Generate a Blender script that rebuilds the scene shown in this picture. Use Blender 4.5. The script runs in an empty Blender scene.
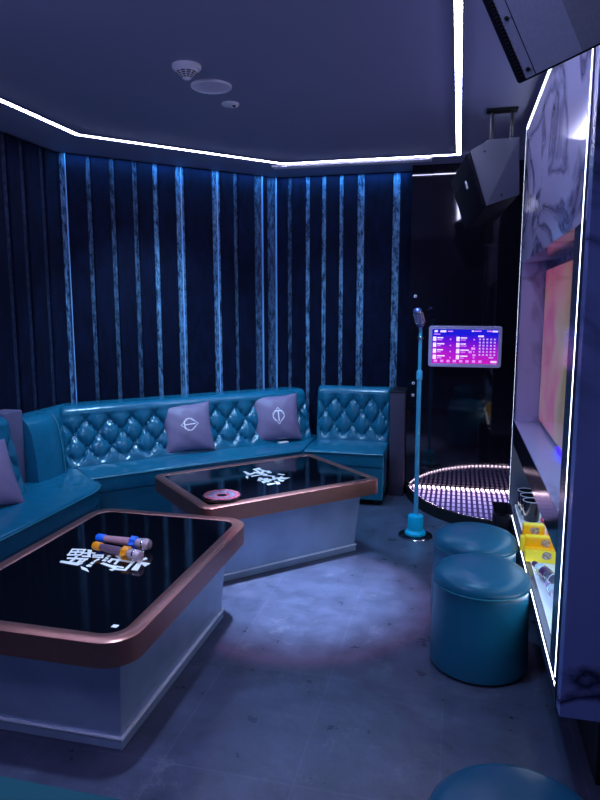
import bpy, bmesh, math, random
from mathutils import Vector, Matrix
random.seed(7)
C = bpy.context.scene.collection
PI = math.pi

# ------------------------------------------------------------------ materials
def newmat(name):
    m = bpy.data.materials.new(name); m.use_nodes = True
    nt = m.node_tree
    b = nt.nodes['Principled BSDF']
    return m, nt, b

def node(nt, kind, **kw):
    n = nt.nodes.new(kind)
    for k, v in kw.items():
        if k.startswith('i_'):
            key = k[2:]
            key = int(key) if key.isdigit() else key
            n.inputs[key].default_value = v
        else:
            setattr(n, k, v)
    return n

def c4(c): return (c[0], c[1], c[2], 1.0)

def plain(name, col, rough=0.5, metal=0.0, emis=None, estr=0.0, noise=0.0, nscale=20.0, bump=0.0, coat=0.0, spec=0.5):
    m, nt, b = newmat(name)
    b.inputs['Base Color'].default_value = c4(col)
    b.inputs['Roughness'].default_value = rough
    b.inputs['Metallic'].default_value = metal
    b.inputs['Coat Weight'].default_value = coat
    b.inputs['Coat Roughness'].default_value = 0.05
    b.inputs['Specular IOR Level'].default_value = spec
    if emis:
        b.inputs['Emission Color'].default_value = c4(emis)
        b.inputs['Emission Strength'].default_value = estr
    tc = node(nt, 'ShaderNodeTexCoord')
    n = node(nt, 'ShaderNodeTexNoise'); n.inputs['Scale'].default_value = nscale; n.inputs['Detail'].default_value = 5
    nt.links.new(tc.outputs['Object'], n.inputs['Vector'])
    if noise > 0:
        mx = node(nt, 'ShaderNodeMix', data_type='RGBA')
        mx.inputs[6].default_value = c4([x*(1-noise) for x in col]); mx.inputs[7].default_value = c4([min(1, x*(1+noise)) for x in col])
        nt.links.new(n.outputs['Fac'], mx.inputs[0]); nt.links.new(mx.outputs[2], b.inputs['Base Color'])
    if bump > 0:
        bp = node(nt, 'ShaderNodeBump'); bp.inputs['Strength'].default_value = bump; bp.inputs['Distance'].default_value = 0.01
        nt.links.new(n.outputs['Fac'], bp.inputs['Height']); nt.links.new(bp.outputs['Normal'], b.inputs['Normal'])
    return m

def glow(name, col, s):
    m, nt, b = newmat(name)
    b.inputs['Base Color'].default_value = c4(col)
    b.inputs['Emission Color'].default_value = c4(col)
    b.inputs['Emission Strength'].default_value = s
    return m

def marble(name, base, vein, rough=0.12, scale=1.6, spec=0.5, seed=0.0):
    m, nt, b = newmat(name)
    tc = node(nt, 'ShaderNodeTexCoord')
    mp = node(nt, 'ShaderNodeMapping'); mp.inputs['Location'].default_value = (seed, seed*0.7, seed*1.3)
    mp.inputs['Scale'].default_value = (1.0, 0.45, 0.85)
    n1 = node(nt, 'ShaderNodeTexNoise'); n1.inputs['Scale'].default_value = scale; n1.inputs['Detail'].default_value = 6; n1.inputs['Distortion'].default_value = 1.1
    nt.links.new(tc.outputs['Object'], mp.inputs['Vector']); nt.links.new(mp.outputs['Vector'], n1.inputs['Vector'])
    s = node(nt, 'ShaderNodeMath', operation='SUBTRACT'); s.inputs[1].default_value = 0.5
    a = node(nt, 'ShaderNodeMath', operation='ABSOLUTE')
    nt.links.new(n1.outputs['Fac'], s.inputs[0]); nt.links.new(s.outputs[0], a.inputs[0])
    r = node(nt, 'ShaderNodeValToRGB')
    r.color_ramp.elements[0].position = 0.0; r.color_ramp.elements[0].color = (1, 1, 1, 1)
    r.color_ramp.elements[1].position = 0.04; r.color_ramp.elements[1].color = (0, 0, 0, 1)
    nt.links.new(a.outputs[0], r.inputs[0])
    n2 = node(nt, 'ShaderNodeTexNoise'); n2.inputs['Scale'].default_value = scale*0.8; n2.inputs['Detail'].default_value = 2
    r2 = node(nt, 'ShaderNodeValToRGB'); r2.color_ramp.elements[0].position = 0.40; r2.color_ramp.elements[1].position = 0.55
    nt.links.new(mp.outputs['Vector'], n2.inputs['Vector']); nt.links.new(n2.outputs['Fac'], r2.inputs[0])
    mu = node(nt, 'ShaderNodeMath', operation='MULTIPLY')
    nt.links.new(r.outputs[0], mu.inputs[0]); nt.links.new(r2.outputs[0], mu.inputs[1])
    mx = node(nt, 'ShaderNodeMix', data_type='RGBA'); mx.inputs[6].default_value = c4(base); mx.inputs[7].default_value = c4(vein)
    nt.links.new(mu.outputs[0], mx.inputs[0]); nt.links.new(mx.outputs[2], b.inputs['Base Color'])
    b.inputs['Roughness'].default_value = rough
    b.inputs['Specular IOR Level'].default_value = spec
    return m

def tiles(name, c1, c2, grout, w, h, rough, mortar=0.004, nscale=6.0, bump=0.25, off=(0, 0, 0), rot=(0, 0, 0), wear=None, spec=0.5):
    m, nt, b = newmat(name)
    tc = node(nt, 'ShaderNodeTexCoord')
    mp = node(nt, 'ShaderNodeMapping'); mp.inputs['Location'].default_value = off; mp.inputs['Rotation'].default_value = rot
    nt.links.new(tc.outputs['Object'], mp.inputs['Vector'])
    br = node(nt, 'ShaderNodeTexBrick', offset=0.0, squash=1.0)
    br.inputs['Scale'].default_value = 1.0; br.inputs['Mortar Size'].default_value = mortar
    br.inputs['Brick Width'].default_value = w; br.inputs['Row Height'].default_value = h
    br.inputs['Color1'].default_value = c4(c1); br.inputs['Color2'].default_value = c4(c2); br.inputs['Mortar'].default_value = c4(grout)
    nt.links.new(mp.outputs['Vector'], br.inputs['Vector'])
    n = node(nt, 'ShaderNodeTexNoise'); n.inputs['Scale'].default_value = nscale; n.inputs['Detail'].default_value = 8; n.inputs['Roughness'].default_value = 0.65
    nt.links.new(tc.outputs['Object'], n.inputs['Vector'])
    col = br.outputs['Color']
    mx = node(nt, 'ShaderNodeMix', data_type='RGBA', blend_type='MULTIPLY'); mx.inputs[0].default_value = 1.0
    r = node(nt, 'ShaderNodeValToRGB'); r.color_ramp.elements[0].position = 0.3; r.color_ramp.elements[0].color = (0.62, 0.62, 0.62, 1)
    r.color_ramp.elements[1].position = 0.72; r.color_ramp.elements[1].color = (1.3, 1.3, 1.3, 1)
    nt.links.new(n.outputs['Fac'], r.inputs[0]); nt.links.new(col, mx.inputs[6]); nt.links.new(r.outputs[0], mx.inputs[7])
    out = mx.outputs[2]
    if wear:
        n3 = node(nt, 'ShaderNodeTexNoise'); n3.inputs['Scale'].default_value = 4.5; n3.inputs['Detail'].default_value = 12; n3.inputs['Roughness'].default_value = 0.8
        nt.links.new(tc.outputs['Object'], n3.inputs['Vector'])
        r3 = node(nt, 'ShaderNodeValToRGB'); r3.color_ramp.elements[0].position = 0.56; r3.color_ramp.elements[1].position = 0.78
        nt.links.new(n3.outputs['Fac'], r3.inputs[0])
        m3 = node(nt, 'ShaderNodeMix', data_type='RGBA'); m3.inputs[7].default_value = c4(wear)
        nt.links.new(r3.outputs[0], m3.inputs[0]); nt.links.new(out, m3.inputs[6]); out = m3.outputs[2]
    nt.links.new(out, b.inputs['Base Color'])
    rr = node(nt, 'ShaderNodeMapRange'); rr.inputs['To Min'].default_value = rough*0.75; rr.inputs['To Max'].default_value = rough*1.3
    nt.links.new(n.outputs['Fac'], rr.inputs['Value']); nt.links.new(rr.outputs[0], b.inputs['Roughness'])
    b.inputs['Specular IOR Level'].default_value = spec
    if bump:
        bp = node(nt, 'ShaderNodeBump'); bp.inputs['Strength'].default_value = bump; bp.inputs['Distance'].default_value = 0.01
        nb = node(nt, 'ShaderNodeTexNoise'); nb.inputs['Scale'].default_value = nscale*1.7; nb.inputs['Detail'].default_value = 3
        nt.links.new(tc.outputs['Object'], nb.inputs['Vector'])
        nt.links.new(nb.outputs['Fac'], bp.inputs['Height']); nt.links.new(bp.outputs['Normal'], b.inputs['Normal'])
    return m

def velvet(name, dark, light, s1=18.0, s2=(60, 60, 6), sheen=0.3, rough=0.75):
    m, nt, b = newmat(name)
    tc = node(nt, 'ShaderNodeTexCoord')
    mp = node(nt, 'ShaderNodeMapping'); mp.inputs['Scale'].default_value = s2
    nt.links.new(tc.outputs['Object'], mp.inputs['Vector'])
    n = node(nt, 'ShaderNodeTexNoise'); n.inputs['Scale'].default_value = 1.0; n.inputs['Detail'].default_value = 6; n.inputs['Roughness'].default_value = 0.75
    nt.links.new(mp.outputs['Vector'], n.inputs['Vector'])
    r = node(nt, 'ShaderNodeValToRGB'); r.color_ramp.elements[0].position = 0.40; r.color_ramp.elements[0].color = c4(dark)
    r.color_ramp.elements[1].position = 0.64; r.color_ramp.elements[1].color = c4(light)
    nt.links.new(n.outputs['Fac'], r.inputs[0]); nt.links.new(r.outputs[0], b.inputs['Base Color'])
    b.inputs['Roughness'].default_value = rough
    b.inputs['Specular IOR Level'].default_value = 0.15; b.inputs['Sheen Weight'].default_value = sheen; b.inputs['Sheen Tint'].default_value = c4(light)
    return m

M = {}
M['leather'] = plain('teal_leather', (0.008, 0.142, 0.245), 0.21, noise=0.18, nscale=13, bump=0.30)
M['leather_dark'] = plain('teal_leather_base', (0.007, 0.11, 0.19), 0.36, noise=0.15, nscale=9, bump=0.05)
M['stool_leather'] = plain('stool_leather', (0.007, 0.137, 0.245), 0.33, noise=0.15, nscale=8, bump=0.08)
M['piping'] = plain('teal_piping', (0.02, 0.19, 0.27), 0.25)
M['button'] = plain('teal_button', (0.01, 0.13, 0.22), 0.25)
M['copper'] = plain('brushed_copper', (0.46, 0.205, 0.17), 0.34, metal=0.85, noise=0.1, nscale=30)
M['black_glass'] = plain('black_glass', (0.002, 0.003, 0.006), 0.07, spec=0.2)
M['logo_white'] = plain('white_print', (0.72, 0.78, 0.82), 0.5, emis=(0.7, 0.8, 0.95), estr=0.22)
M['logo_line'] = plain('white_embroidery', (0.85, 0.83, 0.95), 0.6, emis=(0.8, 0.8, 1.0), estr=0.18)
M['steel'] = plain('brushed_grey_panel', (0.34, 0.44, 0.61), 0.24, metal=0.2, noise=0.30, nscale=5, bump=0.25)
M['chrome'] = plain('polished_steel', (0.75, 0.78, 0.85), 0.15, metal=1.0)
M['silver'] = plain('silver_trim', (0.82, 0.86, 0.95), 0.3, metal=0.2)
M['dark_metal'] = plain('dark_metal', (0.02, 0.02, 0.028), 0.4, metal=0.4)
M['black'] = plain('matt_black', (0.006, 0.006, 0.01), 0.5)
M['black_gloss'] = plain('gloss_black', (0.006, 0.006, 0.012), 0.12)
M['pillow'] = plain('mauve_satin', (0.235, 0.17, 0.295), 0.45, noise=0.14, nscale=10, bump=0.12)
M['partition'] = plain('dim_partition_fabric', (0.045, 0.04, 0.08), 0.8)
M['grey_fabric'] = plain('grey_mauve_fabric', (0.12, 0.10, 0.19), 0.8, noise=0.15, nscale=80)
M['marble'] = marble('white_marble', (0.66, 0.66, 0.98), (0.17, 0.16, 0.33), 0.10, 1.9, seed=4.4)
M['marble_end'] = marble('shaded_white_marble', (0.19, 0.25, 0.58), (0.015, 0.02, 0.06), 0.25, 1.2, seed=5.1)  # same white marble, darkened in colour because this side is unlit
M['marble_dim'] = marble('light_tinted_marble', (0.48, 0.47, 0.75), (0.16, 0.15, 0.27), 0.18, 1.9, seed=9.0)  # white marble again; the lilac tint of the light is in its colour
M['led_white'] = glow('led_white', (0.62, 0.62, 1.0), 34.0)
M['led_cab'] = glow('led_cool_white', (0.78, 0.84, 1.0), 7.0)
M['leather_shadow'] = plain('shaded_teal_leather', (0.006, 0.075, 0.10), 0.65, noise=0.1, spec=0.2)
M['led_rim'] = glow('led_rim', (1.0, 0.74, 0.98), 40.0)
M['led_pink'] = glow('led_pink_white', (1.0, 0.74, 0.98), 6.0)
M['frame_metal'] = plain('slate_metal', (0.08, 0.10, 0.17), 0.25, metal=0.5)
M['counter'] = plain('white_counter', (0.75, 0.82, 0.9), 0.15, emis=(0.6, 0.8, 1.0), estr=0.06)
M['ceiling'] = plain('ceiling_paint', (0.28, 0.29, 0.43), 0.6, noise=0.04, nscale=3)
M['velvet_dark'] = velvet('navy_velvet', (0.0006, 0.002, 0.012), (0.002, 0.006, 0.030), s2=(14, 14, 5), sheen=0.0, rough=0.9)
M['velvet_light'] = velvet('blue_crushed_velvet', (0.006, 0.018, 0.05), (0.17, 0.36, 0.60), s2=(42, 42, 14), sheen=0.3)
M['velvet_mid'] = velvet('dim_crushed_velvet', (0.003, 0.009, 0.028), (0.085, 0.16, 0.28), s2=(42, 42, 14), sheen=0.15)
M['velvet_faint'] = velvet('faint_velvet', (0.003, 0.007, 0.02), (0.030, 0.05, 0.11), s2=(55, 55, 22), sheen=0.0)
M['floor'] = tiles('slate_floor_tiles', (0.060, 0.068, 0.120), (0.074, 0.080, 0.134), (0.088, 0.095, 0.155), 0.48, 0.66, 0.29, mortar=0.003, nscale=6.5, bump=0.28, off=(0.01, 0.06, 0), wear=(0.19, 0.20, 0.27))
M['alcove'] = tiles('gloss_black_tiles', (0.004, 0.004, 0.009), (0.005, 0.005, 0.011), (0.02, 0.02, 0.035), 0.60, 0.66, 0.05, mortar=0.002, nscale=2.0, bump=0.0, off=(0.41, 0.1, 0), rot=(PI/2, 0, 0), spec=0.85)
M['white_plastic'] = plain('white_plastic', (0.90, 0.88, 0.95), 0.4)
M['grey_plastic'] = plain('grille_cloth', (0.85, 0.78, 0.95), 0.6, noise=0.08, nscale=200)
M['spk_grey'] = plain('speaker_grey', (0.30, 0.34, 0.50), 0.5, noise=0.15, nscale=160, bump=0.1)
M['spk_side'] = plain('speaker_side_grey', (0.08, 0.092, 0.13), 0.55, noise=0.08, nscale=120)
M['spk_black'] = plain('speaker_black', (0.008, 0.009, 0.018), 0.8, noise=0.2, nscale=100, spec=0.12)
M['mic_blue'] = plain('mic_blue', (0.01, 0.17, 0.95), 0.4)
M['mic_orange'] = plain('mic_orange', (1.0, 0.33, 0.0), 0.4)
M['mic_body'] = plain('mic_rose_body', (0.70, 0.36, 0.44), 0.3, metal=0.2)
M['mic_body_dark'] = plain('mic_dark_body', (0.22, 0.12, 0.19), 0.3, metal=0.2)
M['mic_mesh'] = plain('mic_mesh', (0.60, 0.42, 0.50), 0.4, metal=0.3, noise=0.3, nscale=250, bump=0.3)
M['teal_metal'] = plain('teal_metal', (0.10, 0.46, 0.72), 0.28, metal=0.25)
M['cyan_plastic'] = plain('cyan_plastic', (0.0, 0.34, 0.58), 0.3, emis=(0.0, 0.4, 0.8), estr=0.10)  # weak emission stands in for light falling on the plastic
M['mic_violet'] = plain('mic_violet', (0.22, 0.18, 0.50), 0.3, metal=0.7, noise=0.3, nscale=160)
M['yellow'] = plain('yellow_card', (0.95, 0.48, 0.005), 0.4, emis=(1, 0.5, 0.0), estr=0.10)
M['yellow_pale'] = plain('pale_yellow_card', (0.92, 0.74, 0.04), 0.4, emis=(1, 0.8, 0.0), estr=0.10)
M['print_brown'] = velvet('printed_patch', (0.22, 0.10, 0.05), (0.75, 0.68, 0.62), s2=(70, 70, 70), sheen=0, rough=0.5)
M['cup'] = plain('black_cup', (0.008, 0.009, 0.02), 0.25)
M['cup_rim'] = plain('cup_rim', (0.45, 0.47, 0.6), 0.3)
M['red'] = plain('red_wrap', (0.7, 0.02, 0.12), 0.4)
M['purple_cap'] = plain('plum_label', (0.09, 0.03, 0.12), 0.4)
M['paper'] = plain('white_paper', (0.8, 0.82, 0.9), 0.6, emis=(0.8, 0.85, 1), estr=0.15)
M['tray_ring'] = velvet('red_white_ring', (0.28, 0.004, 0.02), (0.42, 0.20, 0.26), s2=(48, 48, 48), sheen=0, rough=0.4)
M['tray_white'] = velvet('pale_ring', (0.03, 0.03, 0.08), (0.34, 0.34, 0.48), s2=(60, 60, 60), sheen=0, rough=0.4)
M['bezel'] = plain('lavender_bezel', (0.34, 0.33, 0.62), 0.4, emis=(0.4, 0.4, 0.9), estr=0.12)
m, nt, b = newmat('clear_plastic')
b.inputs['Base Color'].default_value = (0.75, 0.88, 1, 1); b.inputs['Roughness'].default_value = 0.08
b.inputs['Transmission Weight'].default_value = 0.9; b.inputs['IOR'].default_value = 1.3
M['clear'] = m

def screen_mat():
    m, nt, b = newmat('song_screen')
    tc = node(nt, 'ShaderNodeTexCoord'); sp = node(nt, 'ShaderNodeSeparateXYZ')
    nt.links.new(tc.outputs['Object'], sp.inputs[0])
    r = node(nt, 'ShaderNodeMapRange'); r.inputs['From Min'].default_value = -0.15; r.inputs['From Max'].default_value = 0.15
    nt.links.new(sp.outputs['Z'], r.inputs['Value'])
    n = node(nt, 'ShaderNodeTexNoise'); n.inputs['Scale'].default_value = 9; n.inputs['Detail'].default_value = 3
    nt.links.new(tc.outputs['Object'], n.inputs['Vector'])
    ad = node(nt, 'ShaderNodeMath', operation='MULTIPLY_ADD'); ad.inputs[1].default_value = 0.35; 
    nt.links.new(n.outputs['Fac'], ad.inputs[0]); nt.links.new(r.outputs[0], ad.inputs[2])
    cr = node(nt, 'ShaderNodeValToRGB'); e = cr.color_ramp.elements
    e[0].position = 0.1; e[0].color = (0.62, 0.01, 0.50, 1); e[1].position = 1.1; e[1].color = (0.01, 0.01, 0.70, 1)
    k = e.new(0.5); k.color = (0.42, 0.01, 0.62, 1); k = e.new(0.8); k.color = (0.13, 0.005, 0.68, 1)
    nt.links.new(ad.outputs[0], cr.inputs[0])
    b.inputs['Base Color'].default_value = (0, 0, 0, 1); b.inputs['Roughness'].default_value = 0.2
    nt.links.new(cr.outputs[0], b.inputs['Emission Color']); b.inputs['Emission Strength'].default_value = 1.0
    return m
M['screen'] = screen_mat()
M['ui_white'] = glow('ui_white', (0.95, 0.72, 1.0), 0.85)
M['ui_key'] = glow('ui_key', (0.75, 0.5, 0.95), 0.7)
M['ui_pink'] = glow('ui_pink', (0.75, 0.25, 0.85), 0.9)

def tv_mat():
    m, nt, b = newmat('television_picture')
    tc = node(nt, 'ShaderNodeTexCoord'); sp = node(nt, 'ShaderNodeSeparateXYZ')
    nt.links.new(tc.outputs['Object'], sp.inputs[0])
    n = node(nt, 'ShaderNodeTexNoise'); n.inputs['Scale'].default_value = 4.5; n.inputs['Detail'].default_value = 6
    nt.links.new(tc.outputs['Object'], n.inputs['Vector'])
    ry = node(nt, 'ShaderNodeMapRange'); ry.inputs['From Min'].default_value = 0.45; ry.inputs['From Max'].default_value = -1.0
    nt.links.new(sp.outputs['Y'], ry.inputs['Value'])
    ad = node(nt, 'ShaderNodeMath', operation='MULTIPLY_ADD'); ad.inputs[1].default_value = 0.9
    nt.links.new(n.outputs['Fac'], ad.inputs[0]); nt.links.new(ry.outputs[0], ad.inputs[2])
    cr = node(nt, 'ShaderNodeValToRGB'); e = cr.color_ramp.elements
    e[0].position = 0.1; e[0].color = (0.42, 0.13, 0.38, 1); e[1].position = 1.0; e[1].color = (0.25, 0.22, 0.12, 1)
    for p, c in ((0.35, (0.48, 0.10, 0.28)), (0.5, (0.55, 0.24, 0.36)), (0.62, (0.45, 0.40, 0.30)), (0.75, (0.40, 0.34, 0.26))):
        k = e.new(p); k.color = c4(c)
    nt.links.new(ad.outputs[0], cr.inputs[0])
    rz = node(nt, 'ShaderNodeMapRange'); rz.inputs['From Min'].default_value = 0.10; rz.inputs['From Max'].default_value = 0.42
    nt.links.new(sp.outputs['Z'], rz.inputs['Value'])
    n2 = node(nt, 'ShaderNodeMath', operation='MULTIPLY'); nt.links.new(rz.outputs[0], n2.inputs[0]); nt.links.new(n.outputs['Fac'], n2.inputs[1])
    mx = node(nt, 'ShaderNodeMix', data_type='RGBA'); mx.inputs[7].default_value = (0.6, 0.03, 0.12, 1)
    nt.links.new(n2.outputs[0], mx.inputs[0]); nt.links.new(cr.outputs[0], mx.inputs[6])
    b.inputs['Base Color'].default_value = (0.01, 0.01, 0.01, 1); b.inputs['Roughness'].default_value = 0.12
    nt.links.new(mx.outputs[2], b.inputs['Emission Color']); b.inputs['Emission Strength'].default_value = 0.36
    return m
M['tv'] = tv_mat()

def stage_mat():  # repeated mirror reflections of the lights painted as fading emissive dashes
    m, nt, b = newmat('painted_reflection_stage')
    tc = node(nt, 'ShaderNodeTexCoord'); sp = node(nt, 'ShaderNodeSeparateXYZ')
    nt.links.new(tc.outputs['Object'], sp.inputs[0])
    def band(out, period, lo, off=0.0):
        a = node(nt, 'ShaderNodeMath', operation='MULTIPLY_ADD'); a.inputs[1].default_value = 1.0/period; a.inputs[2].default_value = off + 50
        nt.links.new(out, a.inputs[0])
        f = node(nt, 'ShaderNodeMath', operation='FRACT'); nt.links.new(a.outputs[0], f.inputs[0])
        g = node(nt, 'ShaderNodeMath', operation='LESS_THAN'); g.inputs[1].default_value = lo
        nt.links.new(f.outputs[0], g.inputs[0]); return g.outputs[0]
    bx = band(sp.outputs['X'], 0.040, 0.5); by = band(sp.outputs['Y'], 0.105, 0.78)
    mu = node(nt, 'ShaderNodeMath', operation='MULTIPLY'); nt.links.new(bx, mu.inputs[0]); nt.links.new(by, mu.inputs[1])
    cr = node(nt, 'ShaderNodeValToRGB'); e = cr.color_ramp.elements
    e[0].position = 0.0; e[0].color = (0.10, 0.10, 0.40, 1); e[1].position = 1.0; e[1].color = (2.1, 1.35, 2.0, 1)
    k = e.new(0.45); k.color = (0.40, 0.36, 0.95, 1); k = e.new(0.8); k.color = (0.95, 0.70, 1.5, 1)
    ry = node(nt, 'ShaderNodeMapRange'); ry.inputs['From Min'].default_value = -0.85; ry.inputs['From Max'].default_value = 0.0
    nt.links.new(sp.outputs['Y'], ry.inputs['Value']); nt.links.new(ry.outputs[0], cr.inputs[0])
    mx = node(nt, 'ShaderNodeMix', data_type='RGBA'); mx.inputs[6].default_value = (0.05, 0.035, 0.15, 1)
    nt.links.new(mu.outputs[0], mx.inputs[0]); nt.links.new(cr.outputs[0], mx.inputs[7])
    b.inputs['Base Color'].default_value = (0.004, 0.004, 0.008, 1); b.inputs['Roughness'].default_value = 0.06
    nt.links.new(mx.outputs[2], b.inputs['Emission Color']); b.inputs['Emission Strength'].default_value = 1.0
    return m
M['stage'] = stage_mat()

# ------------------------------------------------------------------ geometry helpers
def obj(name, bm, mat, parent=None, smooth=None, kind=None, label=None):
    bmesh.ops.recalc_face_normals(bm, faces=bm.faces)
    if smooth:
        for f in bm.faces: f.smooth = True
        lim = math.radians(smooth)
        for e in bm.edges:
            if len(e.link_faces) == 2 and e.calc_face_angle(0) > lim: e.smooth = False
    me = bpy.data.meshes.new(name); bm.to_mesh(me); bm.free()
    me.materials.append(M[mat] if isinstance(mat, str) else mat)
    o = bpy.data.objects.new(name, me); C.objects.link(o)
    if parent: o.parent = parent
    if kind: o['kind'] = kind
    if label: o['label'] = label
    return o

def thing(name, label, cat, loc=(0, 0, 0), rotz=0.0, group=None):
    o = bpy.data.objects.new(name, None); o.empty_display_size = 0.1; C.objects.link(o)
    o.location = loc; o.rotation_euler = (0, 0, rotz)
    o['label'] = label; o['category'] = cat
    if group: o['group'] = group
    return o

def tag(o, label, cat, group=None):
    o['label'] = label; o['category'] = cat
    if group: o['group'] = group
    return o

def box(bm, x0, x1, y0, y1, z0, z1, bev=0.0, seg=2):
    t = bmesh.new()
    v = [t.verts.new(p) for p in ((x0, y0, z0), (x1, y0, z0), (x1, y1, z0), (x0, y1, z0), (x0, y0, z1), (x1, y0, z1), (x1, y1, z1), (x0, y1, z1))]
    for f in ((3, 2, 1, 0), (4, 5, 6, 7), (0, 1, 5, 4), (1, 2, 6, 5), (2, 3, 7, 6), (3, 0, 4, 7)): t.faces.new([v[i] for i in f])
    if bev: bmesh.ops.bevel(t, geom=list(t.edges), offset=bev, segments=seg, profile=0.5, affect='EDGES')
    join(bm, t); return bm

def join(bm, t, mat=None):
    if mat is not None: bmesh.ops.transform(t, matrix=mat, verts=t.verts)
    me = bpy.data.meshes.new('tmp'); t.to_mesh(me); t.free(); bm.from_mesh(me); bpy.data.meshes.remove(me)

def bx(*a, **k): return box(bmesh.new(), *a, **k)

def prism(bm, pts, z0, z1, bev=0.0, seg=3, only_top=False):
    t = bmesh.new()
    lo = [t.verts.new((p[0], p[1], z0)) for p in pts]; hi = [t.verts.new((p[0], p[1], z1)) for p in pts]
    n = len(pts)
    t.faces.new(lo[::-1]); top = t.faces.new(hi)
    for i in range(n): t.faces.new((lo[i], lo[(i+1) % n], hi[(i+1) % n], hi[i]))
    if bev:
        es = list(top.edges)
        if not only_top: es = [e for e in t.edges if abs(e.verts[0].co.z - e.verts[1].co.z) < 1e-6]
        bmesh.ops.bevel(t, geom=es, offset=bev, segments=seg, profile=0.5, affect='EDGES')
    join(bm, t); return bm

def rrect(w, l, r, n=8, cx=0, cy=0):
    out = []
    for sx, sy, a0 in ((1, -1, -90), (1, 1, 0), (-1, 1, 90), (-1, -1, 180)):
        for i in range(n+1):
            a = math.radians(a0 + 90*i/n)
            out.append((cx + sx*(w/2-r) + r*math.cos(a), cy + sy*(l/2-r) + r*math.sin(a)))
    return out

def loft(bm, loops, closed=True, cap0=True, cap1=True):
    vs = [[bm.verts.new(p) for p in L] for L in loops]; n = len(loops[0])
    for a, b in zip(vs, vs[1:]):
        for i in range(n if closed else n-1):
            j = (i+1) % n
            bm.faces.new((a[i], a[j], b[j], b[i]))
    if cap0: bm.faces.new(vs[0][::-1])
    if cap1: bm.faces.new(vs[-1])
    return bm

def lathe(bm, prof, n=32, mat=None):
    t = bmesh.new()
    loops = [[(r*math.cos(2*PI*i/n), r*math.sin(2*PI*i/n), z) for i in range(n)] for r, z in prof]
    loft(t, loops); join(bm, t, mat); return bm

def lt(prof, n=32, mat=None): return lathe(bmesh.new(), prof, n, mat)

def tube(bm, pts, r, n=8):
    pts = [Vector(p) for p in pts]; t = bmesh.new(); loops = []
    for i, p in enumerate(pts):
        d = (pts[min(i+1, len(pts)-1)] - pts[max(i-1, 0)]).normalized()
        u = d.cross(Vector((0, 0, 1)));
        if u.length < 1e-4: u = Vector((1, 0, 0))
        u.normalize(); w = d.cross(u)
        loops.append([p + (u*math.cos(2*PI*k/n) + w*math.sin(2*PI*k/n))*r for k in range(n)])
    loft(t, loops); join(bm, t); return bm

def along(p, d):
    """matrix that puts local z along d with origin p"""
    d = Vector(d).normalized()
    return Matrix.Translation(Vector(p)) @ d.to_track_quat('Z', 'Y').to_matrix().to_4x4()

def hull(pts, bev=0.0, seg=2):
    t = bmesh.new()
    for p in pts: t.verts.new(p)
    bmesh.ops.convex_hull(t, input=t.verts)
    bmesh.ops.dissolve_limit(t, angle_limit=0.03, verts=t.verts, edges=t.edges)
    if bev: bmesh.ops.bevel(t, geom=list(t.edges), offset=bev, segments=seg, profile=0.5, affect='EDGES')
    return t

def poly(bm, pts):
    bm.faces.new([bm.verts.new(p) for p in pts])

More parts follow.
